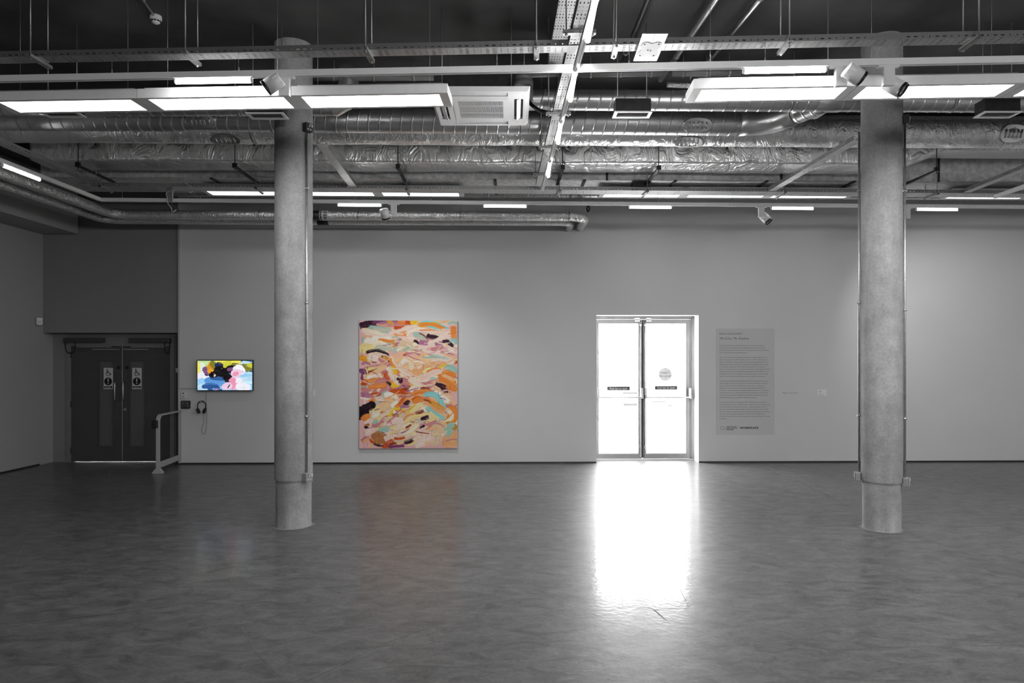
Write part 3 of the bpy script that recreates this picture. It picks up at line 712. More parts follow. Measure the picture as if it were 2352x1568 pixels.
BODY="""My Echo, My Shadow is the largest solo show to date of British painter|735
Laura Lancaster. Presenting new paintings made over the last few years,|748
My Echo, My Shadow delves into the current practice of one of the North East's|795
most celebrated and accomplished painters.|505
|0
The source of Lancaster's paintings are found photographs, slides and cine|765
films of strangers, purchased from online auction sites, flea markets and junk|772
shops. She translates the lost and discarded memories into paintings which sit|782
ambiguously between abstraction and figuration. The highly gestural, visceral|782
and expressive application of paint allows the everyday and mundane to|747
become surreal, grotesque and poignantly melancholic. Challenging the formal|802
language of painting and photography Lancaster probes the reliability of the|782
photograph as a record or snapshot replacing representation with nostalgia,|778
familiar with dreamlike and lived experience with collective consciousness.|750
|0
Confronting a gendered history of painting, Lancaster draws upon numerous|780
styles and genres as well as touching on the history of painting as a medium.|775
The artist paints women in classical poses, be it by water, in lush green|725
landscapes or in moments of rest. However, these motifs, reimagined by|735
Lancaster, avoid a simple passive reading, instead they allude to containment,|790
vulnerability and control. Guided in the direction of abstraction the paintings|770
refrain from the voyeurism and beauty standards historically associated with|768
female figures within the conventions of traditional painting.|628
|0
Laura Lancaster was born in Hartlepool, UK in 1979. She lives and works in|758
Newcastle Upon Tyne, UK. Lancaster's work is represented by Workplace and is|803
included in numerous international collections including The British Council|755
Collection; The New Art Gallery, Walsall, UK; Nerman Museum, Kansas, USA;|777
The Government Art Collection, UK and numerous private collections worldwide.|800
Her work has recently been published in Vitamin P3: New Perspectives in|738
Painting by Phaidon Press; and Picturing People by Charlotte Mullins for Thames|805
and Hudson.|235"""
mb=MB(Wm)
for i,l in enumerate(BODY.split('\n')):
    b,w=l.rsplit('|',1)
    if b: line(mb,b,Zx(132),Zx(int(w)),Zy(316+31.47*i),2.2,-.002)
build('body_text',mb,m_ink2,t)
mb=MB(Wm); line(mb,'WORKPLACE',Zx(402),Zx(648),Zy(1419),4.3,.035); build('gallery_mark',mb,m_ink,t)
mb=MB(Wm); x,z,s=wl(Zx(170),Zy(1411)); r=25/5.807*s
for i in range(40):
    if 3<i<6 or 22<i<24: continue
    a0,a1=2*PI*i/40,2*PI*(i+1)/40; mb.quad(*[(x+q*math.cos(a),-.0035,z+q*math.sin(a)) for q,a in ((r,a0),(r,a1),(r*.86,a1),(r*.86,a0))])
x,z,s=wl(Zx(212),Zy(1437)); mb.bb((x,-.0035,z),(x+.4*s,-.003,z+52/5.807*s))
x,z,s=wl(Zx(226),Zy(1392)); mb.bb((x,-.0035,z),(x+134/5.807*s,-.003,z+.7*s))
line(mb,'ARTS COUNCIL',Zx(226),Zx(368),Zy(1416),3.2,.02); line(mb,'ENGLAND',Zx(226),Zx(320),Zy(1438),3.2,.02)
build('funder_mark',mb,m_ink2,t)
mb=MB(Wm); line(mb,'Please do not touch',Zx(975),Zx(1172),Zy(948),2.8,-.002,y=-.002)
solo('touch_notice',mb,m_ink2,'tiny grey Please do not touch lettering stuck on the wall beside the text panel','lettering')
t=wall_thing('caption_card','small white caption card on the wall left of the right column','card',1888,909)
mb=MB(Wm); wbox(mb,1877.8,894.2,1898.2,908.9,-.008,-.0005); build('card',mb,m_card,t)
mb=MB(Wm)
for (u,v,w) in ((1458,914,26),(1458,926,38),(1458,942,24),(1458,962,68)):
    x,z,s=wl(Zx(u),Zy(v)); mb.bb((x,-.0088,z-.35*s),(x+w/5.807*s,-.0084,z+.35*s))
build('print',mb,m_frame,t)
mb=MB(Wm)

t=wall_thing('caption_card','white caption card on the wall mostly hidden behind the left column','card',713,910)
mb=MB(Wm); wbox(mb,703,895.5,724.2,910,-.008,-.0005); build('card',mb,m_card,t)
# ================================================================== SERVICES UNDER THE CEILING
CEILR=CEIL-.002
TZ=3.775                       # track centre height
TRAYZ=3.945                    # underside of the trays
KF=-.0443; FY0=4.96            # front run: Y = FY0 + KF*X
def fy(X): return FY0+KF*X
KB=.0337; BY0=9.162            # far run
def by(X): return BY0+KB*X
AF,AB=math.atan(KF),math.atan(KB)
def cx_(Y): return .488-.0251*(Y-3.9)      # centre run: X along Y
AC=math.atan(-.0251)+PI/2      # local x points away from the camera
WIRE=.0017

def track(name_label,p0,p1,wires,z=TZ,h=.046,w=.036,plug=()):
    p0=Vector((*p0,z)); p1=Vector((*p1,z)); d=p1-p0; L=d.length; rz=math.atan2(d.y,d.x)
    t=thing('lighting_track',name_label,'track',p0,rz); M=WM[t.name]
    mb=MB(M)
    mb.bb((0,-w/2,-h/2+.006),(L,w/2,h/2)); mb.bb((0,-w/2,-h/2),(L,-w/2+.012,-h/2+.006)); mb.bb((0,w/2-.012,-h/2),(L,w/2,-h/2+.006))
    build('rail',mb,m_white,t)
    for s in wires:
        mb=MB(M); mb.cyl((s,0,h/2+.03),(s,0,TRAYZ-z-.001),WIRE,6); mb.cyl((s,0,h/2),(s,0,h/2+.03),.006,8); build('hanger_wire',mb,m_rod,t)
    for s in plug:
        mb=MB(M); mb.bb((s,-w/2-.0006,-h/2+.001),(s+.5,w/2+.0006,-h/2+.004)); build('slot_cover',mb,m_black,t)
    return t,M,L
def ax(px,K,Y0):  # X where the pixel column meets the run
    k=(px-CX)/F; Y=Y0/(1-K*k); return k*Y
fx=lambda px: ax(px,KF,FY0)
bx=lambda px: ax(px,KB,BY0)
x0,x1=-5.3,5.3
track('white front lighting track crossing the view above the near panel lights',(x0,fy(x0)),(x1,fy(x1)),[ (fx(p)-x0) for p in (258,549,1143,1447,1760,2075)])
x0=-5.41; x1=8.9
track('white far lighting track running along the back wall',(x0,by(x0)),(x1,by(x1)),[(bx(p)-x0) for p in (281,460,700,815,990,1166,1340,1512,1683,1853,2195)])
track('white left lighting track running beside the foil pipes to the corner',(-5.41,by(-5.41)-.02),(-5.41,3.4),[.8,2.4,4.2])
yj=fy(cx_(4.95))
track('white centre lighting track running from the top edge to the front track',(cx_(2.6),2.6),(cx_(yj-.02),yj-.019),[1.0,2.1])
track('white centre lighting track running from the front track away to the back wall',(cx_(yj+.02),yj+.019),(cx_(8.44),8.44),[.5,2.0,3.1])
track('short white lighting track end at the right edge below the cable tray',(6.24,8.82),(6.1,5.0),[.5,2.2])

def tray(label,p0,p1,z,w,h=.045):
    p0=Vector((*p0,z)); p1=Vector((*p1,z)); d=p1-p0; L=d.length; rz=math.atan2(d.y,d.x)
    t=thing('cable_tray',label,'cable tray',p0,rz); M=WM[t.name]
    mb=MB(M); mb.bb((0,-w/2,0),(L,w/2,.0015)); build('base',mb,m_perf,t)
    for s in (-1,1):
        mb=MB(M); mb.bb((0,s*w/2-.0008,0),(L,s*w/2+.0008,h)); mb.bb((0,s*w/2-.006 if s>0 else s*w/2,h-.002),(L,s*w/2 if s>0 else s*w/2+.006,h)); build('flange',mb,m_perfside,t)
    return t
FT=.068
tray('front slotted cable tray crossing the view above the near track',(-5.3,fy(-5.3)+FT),(5.3,fy(5.3)+FT),TRAYZ,.11)
tray('far slotted cable tray over the track by the back wall',(-5.5,by(-5.5)+.07),(8.9,by(8.9)+.07),TRAYZ,.24)
tray('centre cable tray running away above the centre track',(cx_(2.6)-.0,2.6),(cx_(8.95),8.95),TRAYZ+.006,.10)
tray('upper cable tray close to the ceiling above the centre track',(cx_(2.6)+.0,2.6),(cx_(6.98),6.98),4.56,.14)
tray('left cable tray running along the left track to the corner',(-5.41,4.0),(-5.41,by(-5.41)-.07),TRAYZ+.006,.10)
tray('short cable tray from the left column to the far tray',(-2.02,7.22),(-2.10,by(-2.1)-.06),TRAYZ+.006,.10)
tray('short cable tray from the right column to the far tray',(3.60,7.10),(3.51,by(3.51)-.06),TRAYZ+.006,.10)
tray('cable tray running to the far tray near the right edge',(6.0,5.2),(6.2,by(6.2)-.06),TRAYZ+.006,.10)

# trapeze hangers: a slotted channel on two threaded rods
def hanger(label,c,rz,L,group,short=None):
    t=thing('trapeze_hanger',label,'hanger',c,rz,group); M=WM[t.name]
    mb=MB(M); w=.04
    mb.bb((-.02,-L/2,-.024),(.02,L/2,-.020)); mb.bb((-.02,-L/2,-.024),(-.017,L/2,0)); mb.bb((.017,-L/2,-.024),(.02,L/2,0))
    build('channel',mb,m_galv,t)
    for s in (-1,1):
        y=s*(L/2-.025)
        mb=MB(M); mb.cyl((0,y,-.04),(0,y,(short if short and s>0 else CEILR)-c[2]),.0052,8); build('rod',mb,m_rod,t)
        mb=MB(M); mb.cyl((0,y,-.034),(0,y,-.025),.011,6); build('nut',mb,m_chrome,t)
    return t
HZ=TRAYZ-.001
HF=hanger('leftmost trapeze hanger under the front cable tray',(fx(76),fy(fx(76))+FT,HZ),AF,.23,'trapeze hangers of the front tray')
FH=['second trapeze hanger from the left under the front cable tray','front tray trapeze hanger above and right of the left spotlight','front tray trapeze hanger just left of the centre tray','front tray trapeze hanger just right of the centre tray','front tray trapeze hanger above the bar light of the right half','rightmost trapeze hanger under the front cable tray']
for px,l in zip((430,842,1233,1416,1812,2245),FH): copy_thing(HF,(fx(px),fy(fx(px))+FT,HZ),AF,l)
hb=hanger('far tray trapeze hanger left of the left column',(bx(591),by(bx(591))+.07,HZ),AB,.30,'trapeze hangers of the far tray',short=4.112)
BH=['trapeze hanger at the left end of the far tray','far tray trapeze hanger over the painting','far tray trapeze hanger next to the end of the centre track','far tray trapeze hanger over the glass door','far tray trapeze hanger just left of the right column','far tray trapeze hanger right of the right column']
for px,l in zip((236,935,1284,1484,1798,2146),BH): copy_thing(hb,(bx(px),by(bx(px))+.07,HZ),AB,l)
CH=['centre tray trapeze hanger nearest the front tray','centre tray trapeze hanger beside the air conditioner','centre tray trapeze hanger in front of the foil duct','centre tray trapeze hanger nearest the far tray']
for i,(Y,l) in enumerate(zip((4.74,6.3,7.3,8.36),CH)): copy_thing(HF,(cx_(Y),Y,HZ+.006),AC,l,'trapeze hangers of the centre tray')
copy_thing(HF,(6.16,7.9,HZ+.006),AC,'trapeze hanger under the tray near the right edge','trapeze hangers of the side trays')
copy_thing(HF,(-5.41,by(-5.41)-.25,HZ+.006),PI/2,'trapeze hanger at the corner end of the left tray','trapeze hangers of the side trays')

# ------------------------------------------------------------------ flat panel lights
def panel_light(label,c,rz,zb,group,P=1.205,Dp=.29,WT=4.828):
    t=thing('panel_light',label,'panel light',c,rz,group); M=WM[t.name]   # origin: near left bottom corner
    mb=MB(M); b=.033; H=.072
    mb.bb((0.001,0,.004),(P-.001,Dp,H)); 
    mb.bb((0.001,0,0),(P-.001,b,.004)); mb.bb((0.001,Dp-b,0),(P-.001,Dp,.004)); mb.bb((0.001,b,0),(.07,Dp-b,.004)); mb.bb((P-.07,b,0),(P-.001,Dp-b,.004))
    mb.bb((.04,.03,H),(P-.04,Dp-.03,H+.018))
    build('housing',mb,m_white,t)
    mb=MB(M); mb.quad((.07,b,.002),(P-.07,b,.002),(P-.07,Dp-b,.002),(.07,Dp-b,.002)); build('diffuser',mb,m_panel,t)
    for s in (.16,P-.16):
        mb=MB(M); mb.cyl((s,Dp/2,H+.018),(s,Dp/2,WT-c[2]),WIRE,6); mb.cyl((s,Dp/2,H+.018),(s,Dp/2,H+.05),.006,8); build('suspension_wire',mb,m_rod,t)
    return t
PF=lambda X: 5.153-.0437*X
PFZ=3.69; PL=1.208
APF=math.atan(-.0437)
x=-.482-3*PL
PROTO=panel_light('near panel light at the left edge of the left row',(x,PF(x),PFZ),APF,PFZ,'near row of panel lights')
for i,l in enumerate(['near panel light in the middle of the left row, behind the spotlight','near panel light at the free end of the left row, beside the air conditioner']):
    xx=x+(i+1)*PL*math.cos(APF); c_=copy_thing(PROTO,(xx,PF(xx),PFZ),APF,l)
    if i==0: relamp(c_,m_paneldim)
relamp(PROTO,m_panellow)
x=1.354
for i,l in enumerate(['near panel light at the free left end of the right row','near panel light of the right row behind the two spotlights','near panel light cut by the right edge of the view','near panel light just outside the right edge','near panel light at the right end of the row, outside the view']):
    xx=x+i*1.207; relamp(copy_thing(PROTO,(xx,PF(xx),PFZ),APF,l),m_panel)
PBk=lambda X: 9.46+.0195*X
PBZ=3.995; APB=math.atan(.0195)
FAR=None
for x,ls in ((-4.28,['far panel light left of the left column','far panel light half hidden behind the left column','far panel light above the painting and spotlight']),
             (1.235,['far panel light directly above the glass door','far panel light above the wall text','far panel light ending at the right column']),
             (6.18,['far panel light just right of the right column','far panel light cut by the right edge of the view'])):
    for i,l in enumerate(ls):
        xx=x+i*1.2
        if FAR is None: FAR=relamp(panel_light(l,(xx,PBk(xx),PBZ),APB,PBZ,'far row of panel lights',WT=4.112),m_panelfar)
        else: copy_thing(FAR,(xx,PBk(xx),PBZ),APB,l)

# added unseen row of the same lights, to brighten from behind the camera
for Y0,x_s,ls in ((.75,(1.2,2.41,3.62,4.83,6.04,7.25),'added unseen row of panel lights behind the viewpoint'),):
    for xx in x_s: relamp(copy_thing(PROTO,(xx,Y0-.0437*xx,PFZ),APF,'panel light in the '+ls,ls),m_panel)

# ------------------------------------------------------------------ clip-in linear lights
def bar_light(label,c,rz,group,L=.59):
    t=thing('ceiling_bar_light',label,'bar light',c,rz,group); M=WM[t.name]; h=TZ-.023-c[2]
    mb=MB(M); mb.tube([(-L/2+.012,0,-.016),(L/2-.012,0,-.016)],.017,14); build('diffuser',mb,m_bar,t)
    for s in (-1,1):
        mb=MB(M); mb.lathe([(0,.0185),(.008,.0185),(.013,.012),(.013,0)],(s*(L/2-.012),0,-.016),(s,0,0),14); build('end_cap',mb,m_white,t)
    mb=MB(M); mb.bb((-L/2+.01,-.012,-.002),(L/2-.01,.012,.006)); build('spine',mb,m_white,t)
    return t
BZ_=TZ-.029
xa=fx(490.5); BAR=bar_light('lit bar light on the front track left of the left spotlight',(xa,fy(xa),BZ_),AF,'bar lights on the tracks')
xb=fx(1802); copy_thing(BAR,(xb,fy(xb),BZ_),AF,'lit bar light on the front track left of the two right spotlights')
for px,l in ((826,'lit bar light on the far track above the painting'),(1160,'lit bar light on the far track midway between painting and door'),(1493.5,'lit bar light on the far track above the glass door'),(1820,'lit bar light on the far track just left of the right column'),(2152,'lit bar light on the far track right of the right column')):
    X=bx(px); relamp(copy_thing(BAR,(X,by(X),BZ_),AB,l),m_barfar)
for Y,l in ((4.13,'nearest lit bar light on the centre track at the top edge'),(5.14,'second lit bar light along the centre track, behind the front track'),(6.2,'third lit bar light along the centre track, beside the spiral duct'),(7.38,'farthest lit bar light on the centre track, before the foil duct')):
    copy_thing(BAR,(cx_(Y),Y,BZ_),AC,l)
relamp(copy_thing(BAR,(-5.41,7.53,BZ_),PI/2,'lit bar light on the left track above the foil pipes'),m_barfar)

# ------------------------------------------------------------------ spotlights
m_lens=simple('spot_reflector',.8,.15,1,var=.02)
def spot(label,p,rz,aim,gear,swing,power=0,ang=30,blend=.6,R=.056,L=.125):
    """gear: driver box offset along the track; swing: head centre from the track underside"""
    t=thing('track_spotlight',label,'spotlight',p,rz,'spotlights on the tracks'); M=WM[t.name]
    mb=MB(M); mb.bb((gear-.075,-.017,-.014),(gear+.075,.017,0)); build('adaptor',mb,m_white,t,bevel=.004)
    mb=MB(M); mb.bb((gear-.04,-.018,-.145),(gear+.04,.018,-.014)); build('driver_box',mb,m_white,t,bevel=.004)
    a=Vector(aim).normalized(); c=WM[t.name]@Vector(swing)
    hd_=MB(); s0=-L*.5; R2=R
    hd_.lathe([(s0,0),(s0,R*.97),(s0+.004,R),(L*.5-.012,R),(L*.5-.012,R*.9)],c,a,28)
    head=build('lamp_head',hd_,m_white,t)
    mb=MB(); mb.lathe([(L*.5-.013,R*.6),(L*.5-.013,R*1.0),(L*.5+.008,R*1.02),(L*.5+.010,R*.96),(L*.5-.006,R*.84)],c,a,28); build('rim',mb,m_black,head)
    mb=MB(); mb.lathe([(L*.5-.006,R*.86),(L*.5-.03,R*.5),(L*.5-.035,0)],c,a,24); build('reflector',mb,m_lens,head)
    # cooling fins at the back
    u=a.orthogonal().normalized(); w_=a.cross(u); mb=MB()
    for k in range(12):
        q=2*PI*k/12; n_=u*math.cos(q)+w_*math.sin(q); b_=c+a*(s0+.028)+n_*(R+.001); tg=a.cross(n_)
        Rm=Matrix((a,tg,n_)).transposed(); mb.box(b_,(.045,.006,.006),Rm)
    build('cooling_fins',mb,m_white,head)
    mb=MB(); e=WM[t.name]@Vector((gear,0,-.08)); mb.cyl(c+(e-c)*.1,e,.012,10); build('knuckle',mb,m_chrome,t)
    if power:
        li=bpy.data.lights.new('spot_lamp','SPOT'); li.energy=power; li.spot_size=math.radians(ang); li.spot_blend=blend; li.shadow_soft_size=.03
        lo=bpy.data.objects.new('spot_lamp',li); COL.objects.link(lo); lo.location=c+a*(L*.5+.012); lo.rotation_euler=a.to_track_quat('-Z','Y').to_euler()
    return t
def fspot(px,label,aim,gear,dx,dy,dz,**k):
    X=fx(px); spot(label,(X,fy(X),TZ-.023),AF,aim,gear,(dx,dy,dz),**k)
def bspot(px,label,aim,gear,dx,dy,dz,**k):
    X=bx(px); spot(label,(X,by(X),TZ-.023),AB,aim,gear,(dx,dy,dz),**k)
fspot(640,'white spotlight on the front track turned down to the left',(-.80,-.06,-.60),.045,-.01,-.075,-.075)
fspot(1950,'left one of two white spotlights on the right of the front track',(.84,.05,-.54),-.06,.0,-.075,-.085)
fspot(2050,'right one of two white spotlights on the right of the front track, lens visible',(.66,-.42,-.62),-.03,.045,.06,-.125)
bspot(888,'small white spotlight on the far track aimed at the painting',(.12,.60,-1.0),.095,-.02,-.03,-.14,power=105,ang=88,blend=1)
bspot(1757,'white spotlight on the far track left of the right column, lens visible',(.55,-.35,-.76),-.05,.03,.05,-.15)
bspot(2080,'white spotlight on the far track half hidden behind the right column',(.72,.60,-.62),.02,-.08,.0,-.12,power=95,ang=95,blend=1)

# ------------------------------------------------------------------ ducts
def arc(pts,r,n=6):
    """round the corners of a polyline"""
    pts=[Vector(p) for p in pts]; out=[pts[0]]
    for i in range(1,len(pts)-1):
        a,b,c=pts[i-1],pts[i],pts[i+1]; u=(a-b).normalized(); v=(c-b).normalized()
        A_=b+u*r; C_=b+v*r
        for k in range(n+1):
            s=k/n; out.append(A_*(1-s)**2+b*2*s*(1-s)+C_*s*s)
    return out+[pts[-1]]
def spiral(mb,path,r,pitch=.12,seg=28,tilt=.03):
    """round sheet duct with raised lock seams every pitch"""
    P=[Vector(p) for p in path]; cum=[0]
    for i in range(1,len(P)): cum.append(cum[-1]+(P[i]-P[i-1]).length)
    L=cum[-1]
    def pos(s):
        for i in range(1,len(P)):
            if s<=cum[i] or i==len(P)-1:
                k=(s-cum[i-1])/max(1e-6,cum[i]-cum[i-1]); return P[i-1].lerp(P[i],k)
    ss=[]; s=pitch*.5
    while s<L-.02:
        ss+=[(s-.012,r),(s-.007,r),(s-.004,r+.0035),(s+.004,r+.0035),(s+.007,r),(s+.012,r)]; s+=pitch
    ss=[(0,r)]+ss+[(L,r)]
    pts=[];rs=[]
    for s,rr in ss: pts.append(pos(s)); rs.append(rr)
    b=len(mb.v); mb.tube(pts,rs,seg)
    # slant the seams a little, as on a wound duct
    n=len(pts)
    for i in range(1,n-1):
        t=(pts[i+1]-pts[i-1]).normalized()
        for k in range(seg): mb.v[b+i*seg+k]+=t*tilt*math.cos(2*PI*k/seg)
    return mb
def strap(t,X,Y,z,r,mat=m_rod):
    mb=MB(); mb.lathe([(-.015,r+.003),(-.015,r+.006),(.015,r+.006),(.015,r+.003)],(X,Y,z),(1,0,0),28); build('strap',mb,mat,t)
    mb=MB(); mb.cyl((X,Y-r-.012,z),(X,Y-r-.012,CEILR),.005,8); mb.cyl((X,Y-r-.012,z-.01),(X,Y-r-.012,z+.01),.012,6); build('rod',mb,m_rod,t)
def hatch(name,t,X,r,fY,fz,phi,w=.17,h=.085):
    """oval access hatch with moulded ribs, bowed to the duct; phi measured from straight down toward the camera"""
    def q(u,v,o):
        a=phi+v/r; return Vector((X+u,fY(X+u)-(r+o)*math.sin(a),fz-(r+o)*math.cos(a)))
    mb=MB(); n=28; ring=[[],[],[]]
    for j,(k,o) in enumerate(((1.0,.002),(.93,.014),(.86,.010))):
        for i in range(n):
            a=2*PI*i/n; c,s=math.cos(a),math.sin(a); e=(abs(c)**2.6+abs(s)**2.6)**(-1/2.6); ring[j].append(q(w*k*c*e,h*k*s*e,o))
    vs=ring[0]+ring[1]+ring[2]; fs=[]
    for j in range(2):
        for i in range(n): fs.append((j*n+i,j*n+(i+1)%n,(j+1)*n+(i+1)%n,(j+1)*n+i))
    fs.append(tuple(2*n+i for i in range(n))); mb.add(vs,fs,True)
    for k in range(5):
        u=(k-2)*w*.28; mb.tube([q(u,-h*.4,.012),q(u,h*.4,.012)],.008,8)
    return build(name,mb,m_branch,t)

# lower spiral duct, bending up to join the upper one
lY=lambda X:7.72+.023*X
LZ=4.36; LR=.135
t=thing('spiral_duct','big lower spiral duct with an elbow swinging to the upper duct','duct',(0,lY(0),LZ))
mb=MB(); spiral(mb,[(-8.0+.6,lY(-7.4),LZ),(2.58,lY(2.58),LZ)],LR); build('duct_run',mb,m_spiral,t)
e=arc([(2.58,lY(2.58),LZ),(2.90,lY(2.9)-.01,LZ),(3.10,7.46,LZ+.01)],.22,8)
mb=MB(); mb.tube(e,[LR+.006]+[LR]*(len(e)-2)+[LR],28); build('elbow',mb,m_spiral,t)
mb=MB(); spiral(mb,[e[-1],(3.27,7.14,LZ+.02)],LR*.93,.10,tilt=0); build('branch',mb,m_branch,t)
for X in (-2.68,.1,-6.0): strap(t,X,lY(X),LZ,LR)
hatch('access_hatch',t,xat(1602,lY(2.1)-.1),LR,lY,LZ,math.radians(62))
hatch('access_hatch',t,xat(462,lY(-3.5)-.1),LR,lY,LZ,math.radians(62))
# upper spiral duct
uY=lambda X:7.10+.012*X
UZ=4.37; UR=.104
t=thing('spiral_duct','slimmer upper spiral duct running behind the air conditioner','duct',(4,uY(4),UZ))
mb=MB(); spiral(mb,[(-.1,uY(-.1),UZ),(9.2,uY(9.2),UZ)],UR,.12); build('duct_run',mb,m_spiral,t)
mb=MB(); mb.lathe([(-.13,UR+.002),(-.12,UR+.007),(.12,UR+.007),(.13,UR+.002)],(3.3,uY(3.3),UZ),(1,0,0),28); mb.lathe([(-.22,UR+.006),(-.10,UR*1.05),(.0,UR*.6)],(3.27,uY(3.3)-.0,UZ),(.1,-1,0),24); build('branch_collar',mb,m_branch,t)
for X in (.5,2.9,4.6,7): strap(t,X,uY(X),UZ,UR)
mb=MB(); X0,X1=-6.5,xat(818,7.27)-.1; spiral(mb,arc([(X0,7.26,UZ),(X1,7.27,UZ),(X1+.03,7.27,UZ+.4)],.16,6),UR,.12)
t=thing('spiral_duct','spiral duct turning up behind the near left panel lights','duct',(X1,7.27,UZ)); build('duct_run',mb,m_spiral,t); strap(t,-2.9,7.267,UZ,UR); strap(t,-5.5,7.262,UZ,UR)
# foil wrapped round duct
rY=lambda X:8.29+.018*X
RZ=4.465; RR=.187
def lagged(X0,X1,fY,z,r,seg=40,step=.05,amp=.004):
    mb=MB(); n=int((X1-X0)/step); vs=[];fs=[]
    for i in range(n+1):
        X=X0+(X1-X0)*i/n
        for k in range(seg):
            a=2*PI*k/seg; rr=r+amp*noise.noise(Vector((X*2.2,math.cos(a)*2,math.sin(a)*2)))*1.5+amp*.8*noise.noise(Vector((X*9,math.cos(a)*5,math.sin(a)*5)))
            vs.append((X,fY(X)+rr*math.sin(a),z+rr*math.cos(a)))
    for i in range(n):
        for k in range(seg): fs.append((i*seg+k,i*seg+(k+1)%seg,(i+1)*seg+(k+1)%seg,(i+1)*seg+k))
    return mb.add(vs,fs,True)
t=thing('foil_duct','round foil-wrapped duct running the full width behind the spiral ducts','duct',(0,rY(0),RZ))
build('lagged_run',lagged(-7.3,9.2,rY,RZ,RR),m_foil,t)
hatch('access_hatch',t,xat(1583,rY(2.2)-.1),RR,rY,RZ,math.radians(24),.19,.09); hatch('access_hatch',t,xat(516,rY(-3.5)-.1),RR,rY,RZ,math.radians(24),.19,.09); hatch('access_hatch',t,xat(2325,rY(6.1)-.15),RR,rY,RZ,math.radians(68),.17,.12)
for X in (-3.1,.35,4.35,7.0): strap(t,X,rY(X),RZ,RR)

# lagged rectangular duct, dimpled at its fixing pins
QF=lambda X:8.63+.02*X
pins=[]
for i,px in enumerate((228,300,348,424,495,585,660,802,1013,1155,1307,1390,1484,1581,1638,1675,1836,1885)):
    pins.append((xat(px,8.6),.245+.02*((i*7)%5-2)))
pinsb=[(xat(px,8.9),.2+.1*((i*3)%3)) for i,px in enumerate((240,355,480,640,805,1015,1210,1330,1468,1580,1700,1860,1930))]
def rectduct():
    mb=MB(); X0,X1=-6.0,xat(2083,8.7); n=330; Wd=.46; r=.035
    prof=[]                                # (dy from the front face, z), going down the front face, round, along the bottom, up the back
    for k in range(13): prof.append((0,4.62-(4.62-4.16-r)*k/12,'f'))
    for k in range(1,6): a=k*PI/12; prof.append((r-r*math.cos(a),4.16+r-r*math.sin(a),'c'))
    for k in range(13): prof.append((r+(Wd-2*r)*k/12,4.16,'b'))
    for k in range(1,6): a=k*PI/12; prof.append((Wd-r+r*math.sin(a),4.16+r-r*math.cos(a),'c'))
    for k in range(1,5): prof.append((Wd,4.16+r+(4.62-4.16-r)*k/4,'k'))
    m=len(prof); vs=[]
    for i in range(n+1):
        X=X0+(X1-X0)*i/n
        for dy,z,s in prof:
            p=Vector((X,QF(X)+dy,z)); 
            d=.010*noise.noise(Vector((X*1.3,dy*3,z*3)))+.006*noise.noise(Vector((X*5,dy*6,z*6)))
            bulge=0
            if s in 'fc':
                zz=z-4.16
                for (a,b) in pins:
                    q=math.hypot(X-a,zz-b)
                    if q<.22:
                        th=math.atan2(zz-b,X-a); d+=-.030*math.exp(-(q/.05)**1.0)+.007*math.cos(6*th+a*5)*math.exp(-((q-.07)/.06)**2)
                p.y-=d+.012
            if s in 'bc':
                for (a,b) in pinsb:
                    q=math.hypot(X-a,dy-b)
                    if q<.25:
                        th=math.atan2(dy-b,X-a); d+=-.022*math.exp(-(q/.07))+.006*math.cos(5*th+a*3)*math.exp(-((q-.09)/.07)**2)
                p.z-=d
            if s=='k': p.y+=d
            vs.append(p)
    fs=[]
    for i in range(n):
        for k in range(m-1): fs.append((i*m+k,i*m+k+1,(i+1)*m+k+1,(i+1)*m+k))
        fs.append((i*m+m-1,i*m,(i+1)*m,(i+1)*m+m-1))
    fs.append(tuple(range(m))); fs.append(tuple(n*m+k for k in reversed(range(m))))
    return mb.add(vs,fs,True)
t=thing('lagged_duct','big rectangular duct in crumpled foil lagging with dimpled pins','duct',(0,8.9,4.16))
build('lagging',rectduct(),m_foil2,t)
for a,b in pins:
    mb=MB(); mb.cyl((a,QF(a)-.002,4.16+b),(a,QF(a)-.02+.014,4.16+b),.012,8); build('lagging_pin',mb,m_black,t)
# taper at its right end, then the shallow run
mb=MB(); X1=xat(2083,8.7); X2=xat(2172,8.75)
def sec(X,zb,zt,y0,y1): return [(X,y0,zt),(X,y0,zb+.04),(X,y0+.05,zb),(X,y1-.05,zb),(X,y1,zb+.04),(X,y1,zt)]
S=[sec(X1-.02,4.155,4.63,QF(X1)-.015,QF(X1)+.46),sec(X2,4.36,4.66,QF(X2)-.03,QF(X2)+.42),sec(9.2,4.36,4.66,QF(9.2)-.03,QF(9.2)+.42)]
vs=[p for s in S for p in s]; fs=[]
for j in range(2):
    for k in range(6): fs.append((j*6+k,j*6+(k+1)%6,(j+1)*6+(k+1)%6,(j+1)*6+k))
mb.add(vs,fs+[tuple(range(6)),tuple(12+k for k in range(6))],False); build('taper_run',mb,m_foil2,t)

# board-clad duct behind it
t=thing('board_duct','flat board-clad duct behind the crumpled foil duct','duct',(0,9.5,4.12))
gY=lambda X:9.235+.018*X
mb=MB(); pr=[(-6.3,gY(-6.3)),(9.2,gY(9.2)),(9.2,gY(9.2)+.8),(-6.3,gY(-6.3)+.8)]
mb.prism(pr,lambda x,y,h:(x,y,h),4.115,4.62); build('cladding',mb,m_board,t)
for px in (470,910,1119,1326,1537,1750,1955):
    X=xat(px+18,9.2); mb=MB(); mb.bb((X-.018,gY(X)-.01,4.095),(X+.018,gY(X)+.81,4.114)); build('joint_strip',mb,m_darkmetal,t)
for px in (1395,1800,2168):
    X=xat(px,9.22); mb=MB(); mb.bb((X-.015,gY(X)-.012,4.10),(X+.015,gY(X)-.002,4.6)); build('upright_strip',mb,m_darkmetal,t)
